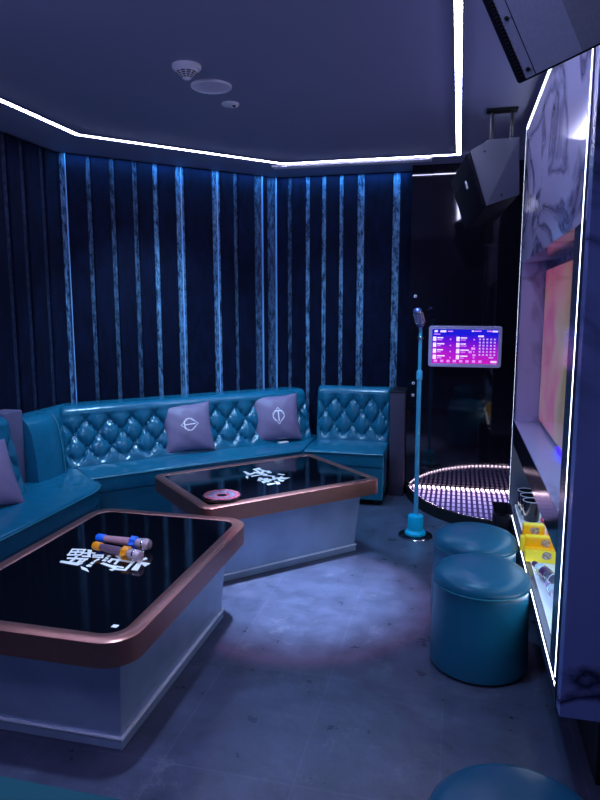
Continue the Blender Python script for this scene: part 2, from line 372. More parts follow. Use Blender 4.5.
LOGO1= [[(-1.6899, 2.5255), (-1.621, 2.5345), (-1.615, 2.5182), (-1.6835, 2.5092)], [(-1.6899, 2.5255), (-1.6811, 2.5263), (-1.6557, 2.4491), (-1.6644, 2.447)], [(-1.6717, 2.4598), (-1.6115, 2.4744), (-1.6057, 2.4588), (-1.6639, 2.4447)], [(-1.629, 2.5326), (-1.621, 2.5345), (-1.6027, 2.4619), (-1.6114, 2.4598)], [(-1.6587, 2.5267), (-1.65, 2.5275), (-1.6296, 2.4554), (-1.6383, 2.4533)], [(-1.6798, 2.4925), (-1.6194, 2.5071), (-1.613, 2.4913), (-1.6735, 2.4766)], [(-1.6138, 2.5312), (-1.5896, 2.5307), (-1.5517, 2.4502), (-1.5676, 2.4536)], [(-1.6148, 2.4958), (-1.5783, 2.5021), (-1.572, 2.4876), (-1.6103, 2.482)], [(-1.5984, 2.463), (-1.5563, 2.4659), (-1.5496, 2.4508), (-1.5918, 2.4477)], [(-1.5772, 2.5086), (-1.5564, 2.5075), (-1.5504, 2.4892), (-1.57, 2.4918)], [(-1.6486, 2.4267), (-1.5518, 2.4383), (-1.5461, 2.4209), (-1.6435, 2.4114)], [(-1.6228, 2.4486), (-1.6098, 2.4493), (-1.5985, 2.3989), (-1.6138, 2.3998)], [(-1.5613, 2.4337), (-1.5506, 2.4363), (-1.5511, 2.3874), (-1.5637, 2.3866)], [(-1.6537, 2.3855), (-1.6452, 2.3876), (-1.544, 2.3822), (-1.5535, 2.3551), (-1.6494, 2.3681)], [(-1.6177, 2.4059), (-1.6036, 2.407), (-1.5962, 2.365), (-1.6135, 2.3677)], [(-1.5814, 2.4147), (-1.5687, 2.4154), (-1.5597, 2.3648), (-1.5748, 2.3657)], [(-1.538, 2.3533), (-1.4961, 2.3359), (-1.4678, 2.305), (-1.5159, 2.3256)], [(-1.5566, 2.4828), (-1.5087, 2.4944), (-1.5026, 2.4789), (-1.5524, 2.4693)], [(-1.5468, 2.4634), (-1.4968, 2.4707), (-1.4909, 2.4555), (-1.5418, 2.4502)], [(-1.5174, 2.4923), (-1.5078, 2.4946), (-1.4909, 2.4555), (-1.5015, 2.4553)], [(-1.5181, 2.3637), (-1.514, 2.3805), (-1.4946, 2.3739), (-1.4922, 2.3566), (-1.5096, 2.3546)], [(-1.5167, 2.3889), (-1.515, 2.4076), (-1.4992, 2.3999), (-1.4993, 2.3817)], [(-1.5141, 2.4124), (-1.5115, 2.4293), (-1.5007, 2.4226), (-1.5024, 2.406)], [(-1.5123, 2.4338), (-1.5068, 2.4493), (-1.4976, 2.442), (-1.5011, 2.4248)], [(-1.4816, 2.4272), (-1.4805, 2.4462), (-1.4629, 2.4411), (-1.462, 2.4227)], [(-1.4833, 2.4526), (-1.484, 2.469), (-1.4663, 2.4638), (-1.4648, 2.4477)], [(-1.4855, 2.4759), (-1.4854, 2.4928), (-1.47, 2.4892), (-1.4685, 2.4728)], [(-1.4705, 2.3978), (-1.4625, 2.4111), (-1.38, 2.3794), (-1.3775, 2.3581)], [(-1.4, 2.3483), (-1.3789, 2.3731), (-1.3723, 2.3572), (-1.3801, 2.338)], [(-1.4547, 2.4268), (-1.4498, 2.4607), (-1.4389, 2.4586), (-1.4344, 2.4134)], [(-1.3876, 2.3677), (-1.3312, 2.3672), (-1.3288, 2.3526), (-1.3835, 2.3523)], [(-1.3383, 2.3546), (-1.3468, 2.4507), (-1.3341, 2.4538), (-1.3239, 2.3538)], [(-1.4553, 2.4617), (-1.3647, 2.4556), (-1.3604, 2.4405), (-1.4513, 2.4462)], [(-1.4524, 2.4911), (-1.4365, 2.4998), (-1.3775, 2.4525), (-1.3914, 2.4445)], [(-1.4191, 2.4623), (-1.4084, 2.4649), (-1.3985, 2.4039), (-1.4125, 2.4051)], [(-1.432, 2.3958), (-1.3516, 2.3874), (-1.348, 2.374), (-1.4285, 2.3832)], [(-1.3732, 2.4535), (-1.3352, 2.4558), (-1.331, 2.4407), (-1.3689, 2.4384)], [(-1.3212, 2.4592), (-1.3, 2.4597), (-1.2765, 2.3653), (-1.3078, 2.3685)], [(-1.3201, 2.4618), (-1.2604, 2.4487), (-1.2668, 2.4113), (-1.2888, 2.4305)], [(-1.3244, 2.47), (-1.3114, 2.5085), (-1.2945, 2.4913), (-1.3127, 2.4613)], [(-1.3645, 2.5664), (-1.3549, 2.5788), (-1.3344, 2.527), (-1.3421, 2.5154)]]
LOGO2= [[(-1.3765, 4.0477), (-1.3618, 4.0568), (-1.3038, 3.9975), (-1.3111, 3.956)], [(-1.3239, 3.9529), (-1.3, 3.9326), (-1.2837, 3.8726), (-1.3053, 3.8927)], [(-1.3326, 4.1198), (-1.3026, 4.1728), (-1.2797, 4.1497), (-1.3094, 4.0917)], [(-1.3207, 3.9854), (-1.2939, 4.054), (-1.2736, 4.0453), (-1.2999, 3.964)], [(-1.3061, 4.0925), (-1.2913, 4.1017), (-1.2367, 4.0272), (-1.249, 4.0108)], [(-1.301, 4.1445), (-1.2063, 4.089), (-1.2101, 4.0662), (-1.3011, 4.1218)], [(-1.3029, 4.0601), (-1.192, 4.0166), (-1.1943, 3.9896), (-1.3013, 4.0331)], [(-1.2429, 4.0939), (-1.2091, 4.1105), (-1.1756, 4.0555), (-1.1961, 4.0424)], [(-1.2587, 4.0763), (-1.234, 4.0878), (-1.2306, 4.0073), (-1.2545, 4.0175)], [(-1.288, 3.9485), (-1.2306, 4.0073), (-1.2197, 3.994), (-1.2786, 3.93)], [(-1.2189, 3.9915), (-1.135, 3.9856), (-1.1327, 3.9654), (-1.2162, 3.9712)], [(-1.215, 3.8468), (-1.2227, 3.9255), (-1.2001, 3.9182), (-1.1891, 3.8383)], [(-1.2253, 3.9121), (-1.1267, 3.8856), (-1.1229, 3.8495), (-1.2175, 3.8761)], [(-1.1846, 3.8345), (-1.146, 3.906), (-1.1269, 3.8981), (-1.1555, 3.7931)], [(-1.1871, 3.9087), (-1.1655, 3.9266), (-1.1255, 3.8245), (-1.1565, 3.8291)], [(-1.1339, 3.7865), (-1.0916, 3.8207), (-1.078, 3.8072), (-1.1163, 3.76)], [(-1.1076, 3.8655), (-1.0703, 3.85), (-1.0487, 3.8071), (-1.0657, 3.7864)], [(-1.1507, 3.9688), (-1.133, 3.9783), (-1.1051, 3.9034), (-1.1216, 3.8794)], [(-1.1216, 3.9501), (-1.0288, 3.9674), (-1.0489, 3.917), (-1.1084, 3.9151)], [(-1.134, 4.0307), (-1.1253, 4.0488), (-1.0799, 4.0332), (-1.0887, 4.0152)], [(-1.085, 3.9032), (-1.0457, 3.8928), (-1.0476, 3.8629), (-1.0791, 3.8699)], [(-1.0966, 3.9819), (-1.0808, 3.9858), (-1.0737, 3.8861), (-1.0918, 3.8916)]]
CEIL = 2.72
# ------------------------------------------------------------------ the room
obj('floor', bx(-3.1, 1.2, -0.6, 5.9, -0.06, 0.0), 'floor', kind='structure')
obj('ceiling', bx(-3.1, 1.2, -0.6, 5.9, CEIL, CEIL+0.08), 'ceiling', kind='structure')

def run_frame(p0, p1):
    d = Vector((p1[0]-p0[0], p1[1]-p0[1], 0)); L = d.length; d.normalize()
    return d, Vector((d.y, -d.x, 0)), L            # along, into the room, length

def velvet_wall(name, p0, p1, stripes, label):
    """stripes: (start, width, kind) measured along the wall from p0"""
    d, n, L = run_frame(p0, p1)
    mat = Matrix.Translation((p0[0], p0[1], 0)) @ Matrix(((d.x, n.x, 0, 0), (d.y, n.y, 0, 0), (0, 0, 1, 0), (0, 0, 0, 1)))
    bm = bmesh.new(); join(bm, bx(0, L, -0.10, 0.0, 0, CEIL), mat)
    w = obj(name, bm, 'velvet_dark', kind='structure', label=label)
    dark, light, mid, edge = bmesh.new(), bmesh.new(), bmesh.new(), bmesh.new()
    x = 0.0
    for s, wd, k in sorted(stripes):
        if s - x > 0.02: join(dark, bx(x, s, 0, 0.030, 0.0, CEIL-0.004, bev=0.012), mat)
        tgt = light if k in 'LEF' else mid
        join(tgt, bx(s, s+wd, 0, 0.012, 0.0, CEIL-0.002), mat)
        if k in 'EG': join(edge, bx(s+wd, s+wd+0.006, 0, 0.034, 0.0, CEIL-0.002), mat)
        if k == 'F': join(edge, bx(s+wd*0.6, s+wd*0.6+0.008, 0.012, 0.020, 0.0, CEIL-0.002), mat)
        x = s + wd + (0.006 if k in 'EG' else 0)
    if L - x > 0.02: join(dark, bx(x, L, 0, 0.030, 0.0, CEIL-0.004, bev=0.012), mat)
    obj('velvet_panels', dark, 'velvet_dark', w)
    if light.verts: obj('shimmer_strips', light, 'velvet_light', w, label='pale blue crushed velvet strips')
    else: light.free()
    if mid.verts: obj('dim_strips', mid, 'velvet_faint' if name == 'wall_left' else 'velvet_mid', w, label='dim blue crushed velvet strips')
    else: mid.free()
    if edge.verts: obj('bright_edge_trims', edge, M['edge_trim'], w, label='thin bright blue edges')
    else: edge.free()
    return mat, L
M['edge_trim'] = plain('bright_blue_trim', (0.22, 0.48, 0.85), 0.4)

PL0, PL1 = (-2.93, 1.0), (-2.93, 4.40)      # left wall
PC0, PC1 = (-2.93, 4.40), (-1.59, 5.74)     # slanting corner wall
PB0, PB1 = (-1.59, 5.74), (-0.40, 5.74)     # back wall
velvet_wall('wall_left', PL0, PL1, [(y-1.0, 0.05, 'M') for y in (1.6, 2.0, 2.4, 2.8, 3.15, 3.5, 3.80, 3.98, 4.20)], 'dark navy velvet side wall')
def cs(x): return (x + 2.93) * math.sqrt(2)
velvet_wall('wall_corner', PC0, PC1,
    [(cs(-2.905), 0.036, 'E'), (cs(-2.77), 0.032, 'M'), (cs(-2.645), 0.034, 'M'), (cs(-2.52), 0.036, 'M'), (cs(-2.405), 0.040, 'L'),
     (cs(-2.270), 0.070, 'F'), (cs(-2.045), 0.070, 'F'), (cs(-1.905), 0.035, 'M'), (cs(-1.765), 0.070, 'G'), (cs(-1.675), 0.080, 'G')],
    'navy velvet wall with pale shimmering strips')
def bs(x): return x + 1.59
velvet_wall('wall_back', PB0, PB1,
    [(bs(-1.50), 0.035, 'M'), (bs(-1.335), 0.035, 'L'), (bs(-1.19), 0.036, 'L'), (bs(-1.035), 0.034, 'L'), (bs(-0.878), 0.060, 'L'), (bs(-0.575), 0.060, 'L')],
    'navy velvet back wall with pale strips')
obj('wall_alcove', bx(-0.40, 1.12, 5.50, 5.90, 0, CEIL), 'alcove', kind='structure', label='glossy black tiled wall behind the stage')
obj('wall_right', bx(1.05, 1.15, -0.6, 5.5, 0, CEIL), 'black', kind='structure', label='black side wall')

obj('wall_front', bx(-3.1, 1.2, -0.70, -0.60, 0, CEIL), plain('dim_blue_paint', (0.05, 0.05, 0.09), 0.8), kind='structure')
obj('wall_left_near', bx(-3.03, -2.93, -0.6, 1.0, 0, CEIL), 'velvet_dark', kind='structure')

def led_run(name, pts, w, label, cat='light strip', zlo=CEIL-0.012, zhi=CEIL+0.002):
    t = thing(name, label, cat, (pts[0][0], pts[0][1], CEIL))
    bm = bmesh.new(); hs = bmesh.new()
    for (a, b) in zip(pts, pts[1:]):
        d, n, L = run_frame(a, b)
        m = Matrix.Translation((a[0]-pts[0][0], a[1]-pts[0][1], -CEIL)) @ Matrix(((d.x, n.x, 0, 0), (d.y, n.y, 0, 0), (0, 0, 1, 0), (0, 0, 0, 1)))
        join(bm, bx(-w*0.42, L+w*0.42, -w/2, w/2, zlo, zhi), m)
        for s in (-1, 1):
            join(hs, bx(0, L, s*(w/2+0.004)-0.004, s*(w/2+0.004)+0.004, zlo+0.002, zhi), m)
    obj('diffuser', bm, 'led_white', t); obj('channel', hs, 'frame_metal', t)
    return t
led_run('ceiling_light_strip', [(-2.465, -0.3), (-2.465, 3.985), (-1.385, 5.150), (-0.040, 5.150), (-0.040, -0.3)], 0.030,
        'bright lavender light strip outlining the dark ceiling')

t = thing('linear_air_vent', 'slim pale slot vent in ceiling between light strip and velvet wall', 'vent', (-0.86, 5.255, CEIL))
bm = bmesh.new()
for y in (-0.038, 0.0, 0.038): box(bm, -0.64, 0.62, y-0.010, y+0.010, -0.020, 0.0, bev=0.003)
for x in (-0.64, 0.61): box(bm, x, x+0.012, -0.042, 0.042, -0.012, 0.0)
obj('vent_frame', bm, M['white_plastic'], t)
obj('slot_backing', bx(-0.63, 0.61, -0.036, 0.036, -0.003, 0.001), 'black', t)

t = thing('smoke_detector', 'white cone smoke detector with slotted sides on the dark ceiling', 'smoke detector', (-1.284, 3.030, CEIL))
obj('mounting_base', lt([(0.068, 0), (0.068, -0.012), (0.063, -0.019), (0.058, -0.020)]), 'white_plastic', t, smooth=40)
sco = obj('sensor_cone', lt([(0.058, -0.019), (0.054, -0.025), (0.050, -0.028), (0.018, -0.060), (0.010, -0.064), (0.003, -0.065)]), 'white_plastic', t, smooth=40)
bm = bmesh.new()
for k in range(4):
    for q in range(10):
        a0 = 2*PI*q/10 + 0.08; a1 = 2*PI*(q+1)/10 - 0.08
        z = -0.0315 - k*0.0068; r = 0.050 - (abs(z)-0.028)*1.0 + 0.0014; r2 = r - 0.0040
        pts = [(r*math.cos(a0+(a1-a0)*i/3), r*math.sin(a0+(a1-a0)*i/3), z) for i in range(4)]
        pts += [(r2*math.cos(a1+(a0-a1)*i/3), r2*math.sin(a1+(a0-a1)*i/3), z-0.0040) for i in range(4)]
        poly(bm, pts)
obj('vent_slots', bm, 'black', sco)
t = thing('ceiling_speaker', 'flat round pale speaker grille flush in the dark ceiling', 'ceiling speaker', (-1.275, 3.325, CEIL))
obj('rim', lt([(0.105, 0), (0.105, -0.008), (0.098, -0.012), (0.092, -0.008), (0.092, 0)], 48), 'white_plastic', t, smooth=40)
obj('grille', lt([(0.0925, -0.004), (0.06, -0.0075), (0.002, -0.008)], 48), 'grey_plastic', t, smooth=40)
t = thing('ceiling_sensor', 'small round white sensor with dark lens, past the ceiling speaker', 'sensor', (-1.28, 3.628, CEIL))
hou = obj('housing', lt([(0.050, 0), (0.050, -0.007), (0.042, -0.013), (0.002, -0.015)], 32), 'white_plastic', t, smooth=40)
obj('lens', lathe(bmesh.new(), [(0.013, -0.010), (0.010, -0.019), (0.002, -0.021)], 16, Matrix.Translation((0.022, 0.0, 0))), 'black_gloss', hou, smooth=40)

# ------------------------------------------------------------------ sofas
def tufted(p0, p1, zb, zt, depth, lean=0.10, pitch=0.175, rows=3, tuft=0.035, n_per=22, tufted_on=True, seed=0, start=0.5):
    """upholstered back: returns (body bmesh, button points, normal)"""
    d, n, L = run_frame(p0, p1)
    H = zt - zb
    nx = max(8, int(L/pitch*n_per)) if tufted_on else max(8, int(L/0.06)); ny = 64 if tufted_on else 20
    rr = 0.07; rnd = random.Random(seed)
    cols = max(1, round(L/pitch)); a = L/cols; b = (H-0.11)/(rows)
    prof = []
    for j in range(ny+1):
        v = j/ny; z = zb + v*(H-rr); prof.append((-lean*v, z, v))
    for k in range(1, 9):
        g = PI/2*k/8; prof.append((-lean - rr*(1-math.cos(g)), zt-rr+rr*math.sin(g), 1.0))
    prof.append((-(depth)+0.0, zt-0.004, 1.0)); prof.append((-depth, zb, 0))
    
    def disp(s, z, v):
        U = s/a; W = (z-zb-0.02)/b
        p, q = U/1.0 + W/1.0 + start, U - W + start
        fp, fq = abs(math.sin(PI*p/1.0*1.0)), abs(math.sin(PI*q))
        ramp = min(1, max(0, (zt-0.055-z)/0.07)) * min(1, max(0, (z-zb-0.02)/0.05)) * min(1, min(s, L-s)/0.04)
        h = (fp*fq)**0.38
        # creases running out of the buttons
        cr = 0.28*math.sin(9*PI*U + 3*math.sin(5*W+1.7*U))*math.exp(-((fp*fq)/0.35)**2)
        return -tuft*ramp*(1-h) + 0.010*ramp*cr*2
    bm = bmesh.new(); loops = []
    for i in range(nx+1):
        s = L*i/nx; es = min(s, L-s); e = 0.035
        inset = 0 if es >= e else e - math.sqrt(max(0, e*e-(e-es)**2))
        loop = []
        for j, (o, z, v) in enumerate(prof):
            f = disp(s, z, v) if (tufted_on and j <= ny) else 0.0
            off = o + f - (inset if j < len(prof)-2 else 0)
            P = Vector((p0[0], p0[1], 0)) + d*s + n*off + Vector((0, 0, z - (inset*0.5 if j > ny//2 and j < len(prof)-2 else 0)))
            loop.append(P)
        loops.append(loop)
    loft(bm, loops)
    btn = []
    if tufted_on:
        for i in range(-1, 2*cols+2):
            for j in range(0, int(2*rows)+3):
                # sin(pi p)=sin(pi q)=0  ->  U+W+start, U-W+start integers
                U = i*0.5 - start; W = j*0.5
                if abs((U+W+start) % 1) > 1e-6 and abs((U+W+start) % 1 - 1) > 1e-6: continue
                s = U*a; z = zb+0.02+W*b
                if s < 0.05 or s > L-0.05 or z < zb+0.08 or z > zt-0.07: continue
                v = (z-zb)/(H-rr)
                P = Vector((p0[0], p0[1], 0)) + d*s + n*(-lean*v - tuft + 0.008) + Vector((0, 0, z))
                btn.append(P)
    return bm, btn, n

def add_buttons(btn, n, parent):
    for P in btn:
        o = obj('button', lathe(bmesh.new(), [(0.011, -0.004), (0.011, 0.002), (0.007, 0.006), (0.001, 0.007)], 10, along(P, n)), 'button', parent, smooth=60)

SEAT = 0.44
def seat_parts(t, pts, zpip=True):
    obj('seat', prism(bmesh.new(), pts, SEAT-0.13, SEAT, bev=0.022, seg=4), 'leather', t, smooth=50)
    cx = sum(p[0] for p in pts)/len(pts); cy = sum(p[1] for p in pts)/len(pts)

# sofa along the left wall
t = thing('booth_sofa', 'teal leather booth sofa along the left wall, holding a half-seen pillow', 'sofa')
pl = [(-2.895, 1.30), (-2.22, 1.30), (-2.22, 3.56), (-2.235, 3.66), (-2.27, 3.74), (-2.33, 3.805), (-2.40, 3.84), (-2.45, 3.855), (-2.885, 4.29), (-2.895, 4.29)]
seat_parts(t, pl)
pb = [(-2.895, 1.31), (-2.228, 1.31), (-2.228, 3.56), (-2.243, 3.66), (-2.278, 3.735), (-2.335, 3.80), (-2.45, 3.845), (-2.87, 4.25), (-2.895, 4.27)]
obj('base', prism(bmesh.new(), pb, 0.03, SEAT-0.128), 'leather_dark', t, smooth=40)
bmb, btn, n = tufted((-2.60, 1.32), (-2.60, 3.46), SEAT-0.01, 0.92, 0.293, lean=0.09, pitch=0.185, rows=1.6, tuft=0.05)
bk_ = obj('backrest', bmb, 'leather', t, smooth=75)
add_buttons([p for p in btn if p.y > 2.3], n, bk_)
obj('end_panel', bx(-2.895, -2.75, 3.465, 3.645, SEAT-0.005, 0.93, bev=0.012), 'grey_fabric', t, smooth=40, label='grey fabric panel at the end of the backrest')
bm = bmesh.new(); tube(bm, [(-2.217, 1.34, SEAT-0.018), (-2.217, 3.56, SEAT-0.018), (-2.233, 3.66, SEAT-0.018), (-2.267, 3.742, SEAT-0.018), (-2.327, 3.81, SEAT-0.018), (-2.40, 3.845, SEAT-0.018)], 0.006)
obj('piping', bm, 'piping', t, smooth=60)

# sofa across the slanting corner
t = thing('booth_sofa', 'teal button-tufted corner sofa with two mauve pillows against striped velvet wall', 'sofa')
pl = [(-2.44, 3.84), (-1.212, 5.068), (-1.212, 5.70), (-1.60, 5.69), (-2.89, 4.395), (-2.89, 4.31)]
seat_parts(t, pl)
pb = [(-2.435, 3.855), (-1.214, 5.076), (-1.214, 5.70), (-1.60, 5.68), (-2.88, 4.395), (-2.88, 4.34)]
obj('base', prism(bmesh.new(), pb, 0.03, SEAT-0.128), 'leather_dark', t)
bmb, btn, n = tufted((-2.705, 4.025), (-1.215, 5.515), SEAT-0.01, 0.868, 0.375, lean=0.11, pitch=0.178, rows=1.55, tuft=0.05)
bk_ = obj('backrest', bmb, 'leather', t, smooth=75)
add_buttons(btn, n, bk_)
pp = [(-2.89, 3.655), (-2.665, 3.655), (-2.645, 3.80), (-2.640, 3.90), (-2.70, 4.02), (-2.86, 4.28), (-2.89, 4.28)]
bm = bmesh.new(); loops = []
for z, k in ((SEAT-0.005, 0), (0.60, 0.012), (0.75, 0.035), (0.82, 0.06), (0.855, 0.09), (0.868, 0.13)):
    loops.append([(x - (k if x > -2.8 else 0), y, z) for x, y in pp])
loft(bm, loops); obj('side_panel', bm, 'leather', t, smooth=35, label='plain smooth teal panel at the corner')
bm = bmesh.new(); tube(bm, [(-2.643-k, 3.915, z) for z, k in ((SEAT, -0.004), (0.60, 0.008), (0.75, 0.031), (0.82, 0.056), (0.855, 0.086))], 0.007)
obj('piping', bm, 'piping', t, smooth=60)
bm = bmesh.new(); tube(bm, [(-2.435, 3.842, SEAT-0.017), (-1.218, 5.058, SEAT-0.017)], 0.006); obj('piping', bm, 'piping', t, smooth=60)

# sofa by the alcove
t = thing('booth_sofa', 'short teal tufted sofa section beside the black tiled alcove, no pillow on it', 'sofa')
pl = [(-1.198, 5.06), (-0.545, 5.06), (-0.545, 5.70), (-1.198, 5.70)]
seat_parts(t, pl)
obj('base', bx(-1.196, -0.55, 5.066, 5.70, 0.05, SEAT-0.128), 'leather_dark', t)
bmb, btn, n = tufted((-1.195, 5.515), (-0.548, 5.515), SEAT-0.01, 0.900, 0.185, lean=0.05, pitch=0.155, rows=1.5, tuft=0.045)
bk_ = obj('backrest', bmb, 'leather', t, smooth=75)
add_buttons(btn, n, bk_)
bm = bmesh.new(); tube(bm, [(-1.19, 5.057, SEAT-0.017), (-0.548, 5.057, SEAT-0.017)], 0.006)
tube(bm, [(-0.546, 5.062, SEAT-0.03), (-0.550, 5.062, 0.06)], 0.006); obj('piping', bm, 'piping', t, smooth=60)
for x in (-1.12, -0.61): obj('foot', lathe(bmesh.new(), [(0.022, 0), (0.028, 0.05)], 16, Matrix.Translation((x, 5.13, 0))), 'black', t, smooth=40)

t = thing('low_partition', 'low grey upholstered partition beside the sofa and the black alcove', 'partition', (-0.46, 5.55, 0))
obj('panel', bx(-0.075, 0.052, -0.16, 0.18, 0.0, 0.885, bev=0.008), 'partition', t, smooth=40)
obj('capping', bx(-0.077, 0.054, -0.162, 0.18, 0.885, 0.897, bev=0.003), 'dark_metal', t)

t = thing('booth_sofa', 'teal leather seat edge in the bottom left corner, nearest the camera', 'sofa', (-1.6, 0.9, 0))
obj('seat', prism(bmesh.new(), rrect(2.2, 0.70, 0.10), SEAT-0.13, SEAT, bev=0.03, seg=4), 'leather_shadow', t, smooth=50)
obj('base', prism(bmesh.new(), rrect(2.14, 0.64, 0.09), 0.02, SEAT-0.128), 'leather_dark', t, smooth=40)

# ------------------------------------------------------------------ tables
def make_table(name, label, loc, rotz, w, l, bw, bl, boff, logo, R):
    t = thing(name, label, 'table', (loc[0], loc[1], 0), rotz)
    zt, zs, fr = 0.500, 0.400, 0.058
    o0 = rrect(w-0.02, l-0.02, R-0.01); o1 = rrect(w, l, R); i0 = rrect(w-2*fr, l-2*fr, max(0.02, R-fr+0.012)); i1 = rrect(w-2*fr+0.008, l-2*fr+0.008, max(0.024, R-fr+0.016)); lo = rrect(w-0.03, l-0.03, R-0.015)
    bm = bmesh.new()
    z = lambda L, h: [(x, y, h) for x, y in L]
    loft(bm, [z(i0, zt-0.016), z(i0, zt-0.004), z(i1, zt-0.001), z(o0, zt), z(o1, zt-0.007), z(o1, zs+0.003), z(lo, zs), z(i0, zs)], cap0=False, cap1=False)
    obj('frame', bm, 'copper', t, smooth=40, label='rounded brushed copper rim')
    gt = obj('glass_top', prism(bmesh.new(), rrect(w-2*fr-0.001, l-2*fr-0.001, max(0.02, R-fr+0.012)), zt-0.016, zt-0.0035), 'black_glass', t, label='glossy black glass top')
    obj('underside', prism(bmesh.new(), rrect(w-2*fr+0.02, l-2*fr+0.02, max(0.03, R-fr+0.02)), zs+0.004, zs+0.02), 'dark_metal', t)
    k = 0.028
    bxm = hull([(boff[0]+sx*(bw/2+(k if z > 0.1 else 0)), boff[1]+sy*(bl/2+(k if z > 0.1 else 0)), z) for sx in (-1, 1) for sy in (-1, 1) for z in (0.045, zs+0.006)], 0.004)
    obj('pedestal', bxm, 'steel', t, label='pale grey stone-like pedestal')
    pm = bmesh.new(); e = 0.008
    box(pm, boff[0]-bw/2-e, boff[0]+bw/2+e, boff[1]-bl/2-e, boff[1]+bl/2+e, 0.0, 0.040, bev=0.003)
    obj('plinth', pm, 'steel', t)
    sm = bmesh.new(); e = 0.012
    box(sm, boff[0]-bw/2-e, boff[0]+bw/2+e, boff[1]-bl/2-e, boff[1]+bl/2+e, 0.038, 0.047, bev=0.003)
    obj('silver_trim', sm, 'silver', t)
    inv = Matrix.Rotation(-rotz, 3, 'Z')
    lm = bmesh.new()
    for P in logo:
        q = [inv @ (Vector((x, y, 0)) - Vector((loc[0], loc[1], 0))) for x, y in P]
        a = sum(q[i].x*q[(i+1) % len(q)].y - q[(i+1) % len(q)].x*q[i].y for i in range(len(q)))
        if a < 0: q = q[::-1]
        tm = bmesh.new(); f = tm.faces.new([tm.verts.new((v.x, v.y, zt-0.0030)) for v in q])
        r = bmesh.ops.extrude_face_region(tm, geom=[f])
        for v in r['geom']:
            if isinstance(v, bmesh.types.BMVert): v.co.z += 0.0006 + 0.00002*len(lm.faces)*0.2
        join(lm, tm)
    obj('printed_lettering', lm, 'logo_white', gt, label='white block lettering')
    return t
make_table('karaoke_table', 'copper-rimmed black glass table in the foreground with two microphones on it', (-1.462, 2.457), 0.0, 0.877, 1.32, 0.615, 1.035, (0.012, 0.008), LOGO1, 0.12)
make_table('karaoke_table', 'copper-rimmed black glass table set at an angle, with a round tray on it', (-1.188, 3.946), math.radians(45), 1.23, 0.86, 1.0, 0.62, (-0.005, 0.0), LOGO2, 0.06)

# pair of microphones
def microphone(label, tail, head, ring, body, cap):
    tail = Vector(tail); head = Vector(head); d = head - tail; L = d.length
    t = thing('microphone', label, 'microphone', tail)
    m = along((0, 0, 0), d)
    obj('cap', lathe(bmesh.new(), [(0.004, 0), (0.017, 0.002), (0.0195, 0.008), (0.0195, 0.045), (0.018, 0.047)], 24, m), cap, t, smooth=40)
    obj('handle', lathe(bmesh.new(), [(0.016, 0.046), (0.0175, 0.10), (0.0205, L-0.10)], 24, m), body, t, smooth=40)
    rb = bmesh.new(); loops = []
    for zz, k in ((L-0.105, 0.72), (L-0.100, 1.0), (L-0.080, 1.0), (L-0.072, 0.75)):
        loops.append([m @ Vector((math.cos(2*PI*i/24)*0.029*k*(1+0.10*math.cos(8*2*PI*i/24)), math.sin(2*PI*i/24)*0.029*k*(1+0.10*math.cos(8*2*PI*i/24)), zz)) for i in range(24)])
    loft(rb, loops); obj('anti_roll_ring', rb, ring, t, smooth=40)
    gr = obj('grille', lathe(bmesh.new(), [(0.019, L-0.075), (0.0245, L-0.055), (0.026, L-0.035), (0.0255, L-0.016), (0.021, L-0.004), (0.012, L), (0.002, L+0.001)], 24, m), 'mic_mesh', t, smooth=40)
    obj('grille_band', lathe(bmesh.new(), [(0.0255, L-0.040), (0.0268, L-0.037), (0.0268, L-0.032), (0.0255, L-0.029)], 24, m), 'chrome', gr, smooth=40)
microphone('microphone with orange ring and orange cap lying on black glass table', (-1.572, 2.520, 0.526), (-1.297, 2.440, 0.529), 'mic_orange', 'mic_body_dark', 'mic_orange')
microphone('microphone with blue ring and blue cap lying on black glass table', (-1.612, 2.612, 0.526), (-1.322, 2.577, 0.529), 'mic_blue', 'mic_body', 'mic_blue')
tag(obj('sticker', bx(-1.137, -1.115, 1.902, 1.922, 0.4966, 0.4974), 'paper'), 'tiny white sticker near the rounded corner of the front table', 'sticker')

t = thing('round_tray', 'round black tray with red and white printed ring on the angled table', 'tray', (-1.295, 3.425, 0.4985))
obj('dish', lt([(0.094, 0.0), (0.112, 0.006), (0.114, 0.020), (0.110, 0.024), (0.106, 0.022), (0.10, 0.014), (0.002, 0.012)], 48), 'black_gloss', t, smooth=40)
obj('red_ring', lt([(0.105, 0.020), (0.103, 0.0245), (0.078, 0.0245), (0.078, 0.018)], 48), 'tray_ring', t, smooth=40, label='red and white outer ring')
obj('pale_ring', lt([(0.078, 0.018), (0.078, 0.0235), (0.048, 0.0225), (0.046, 0.016)], 48), 'tray_white', t, smooth=40, label='pale speckled inner ring')
obj('center_knob', lt([(0.046, 0.014), (0.044, 0.019), (0.012, 0.021), (0.002, 0.022)], 32), 'black_gloss', t, smooth=40)

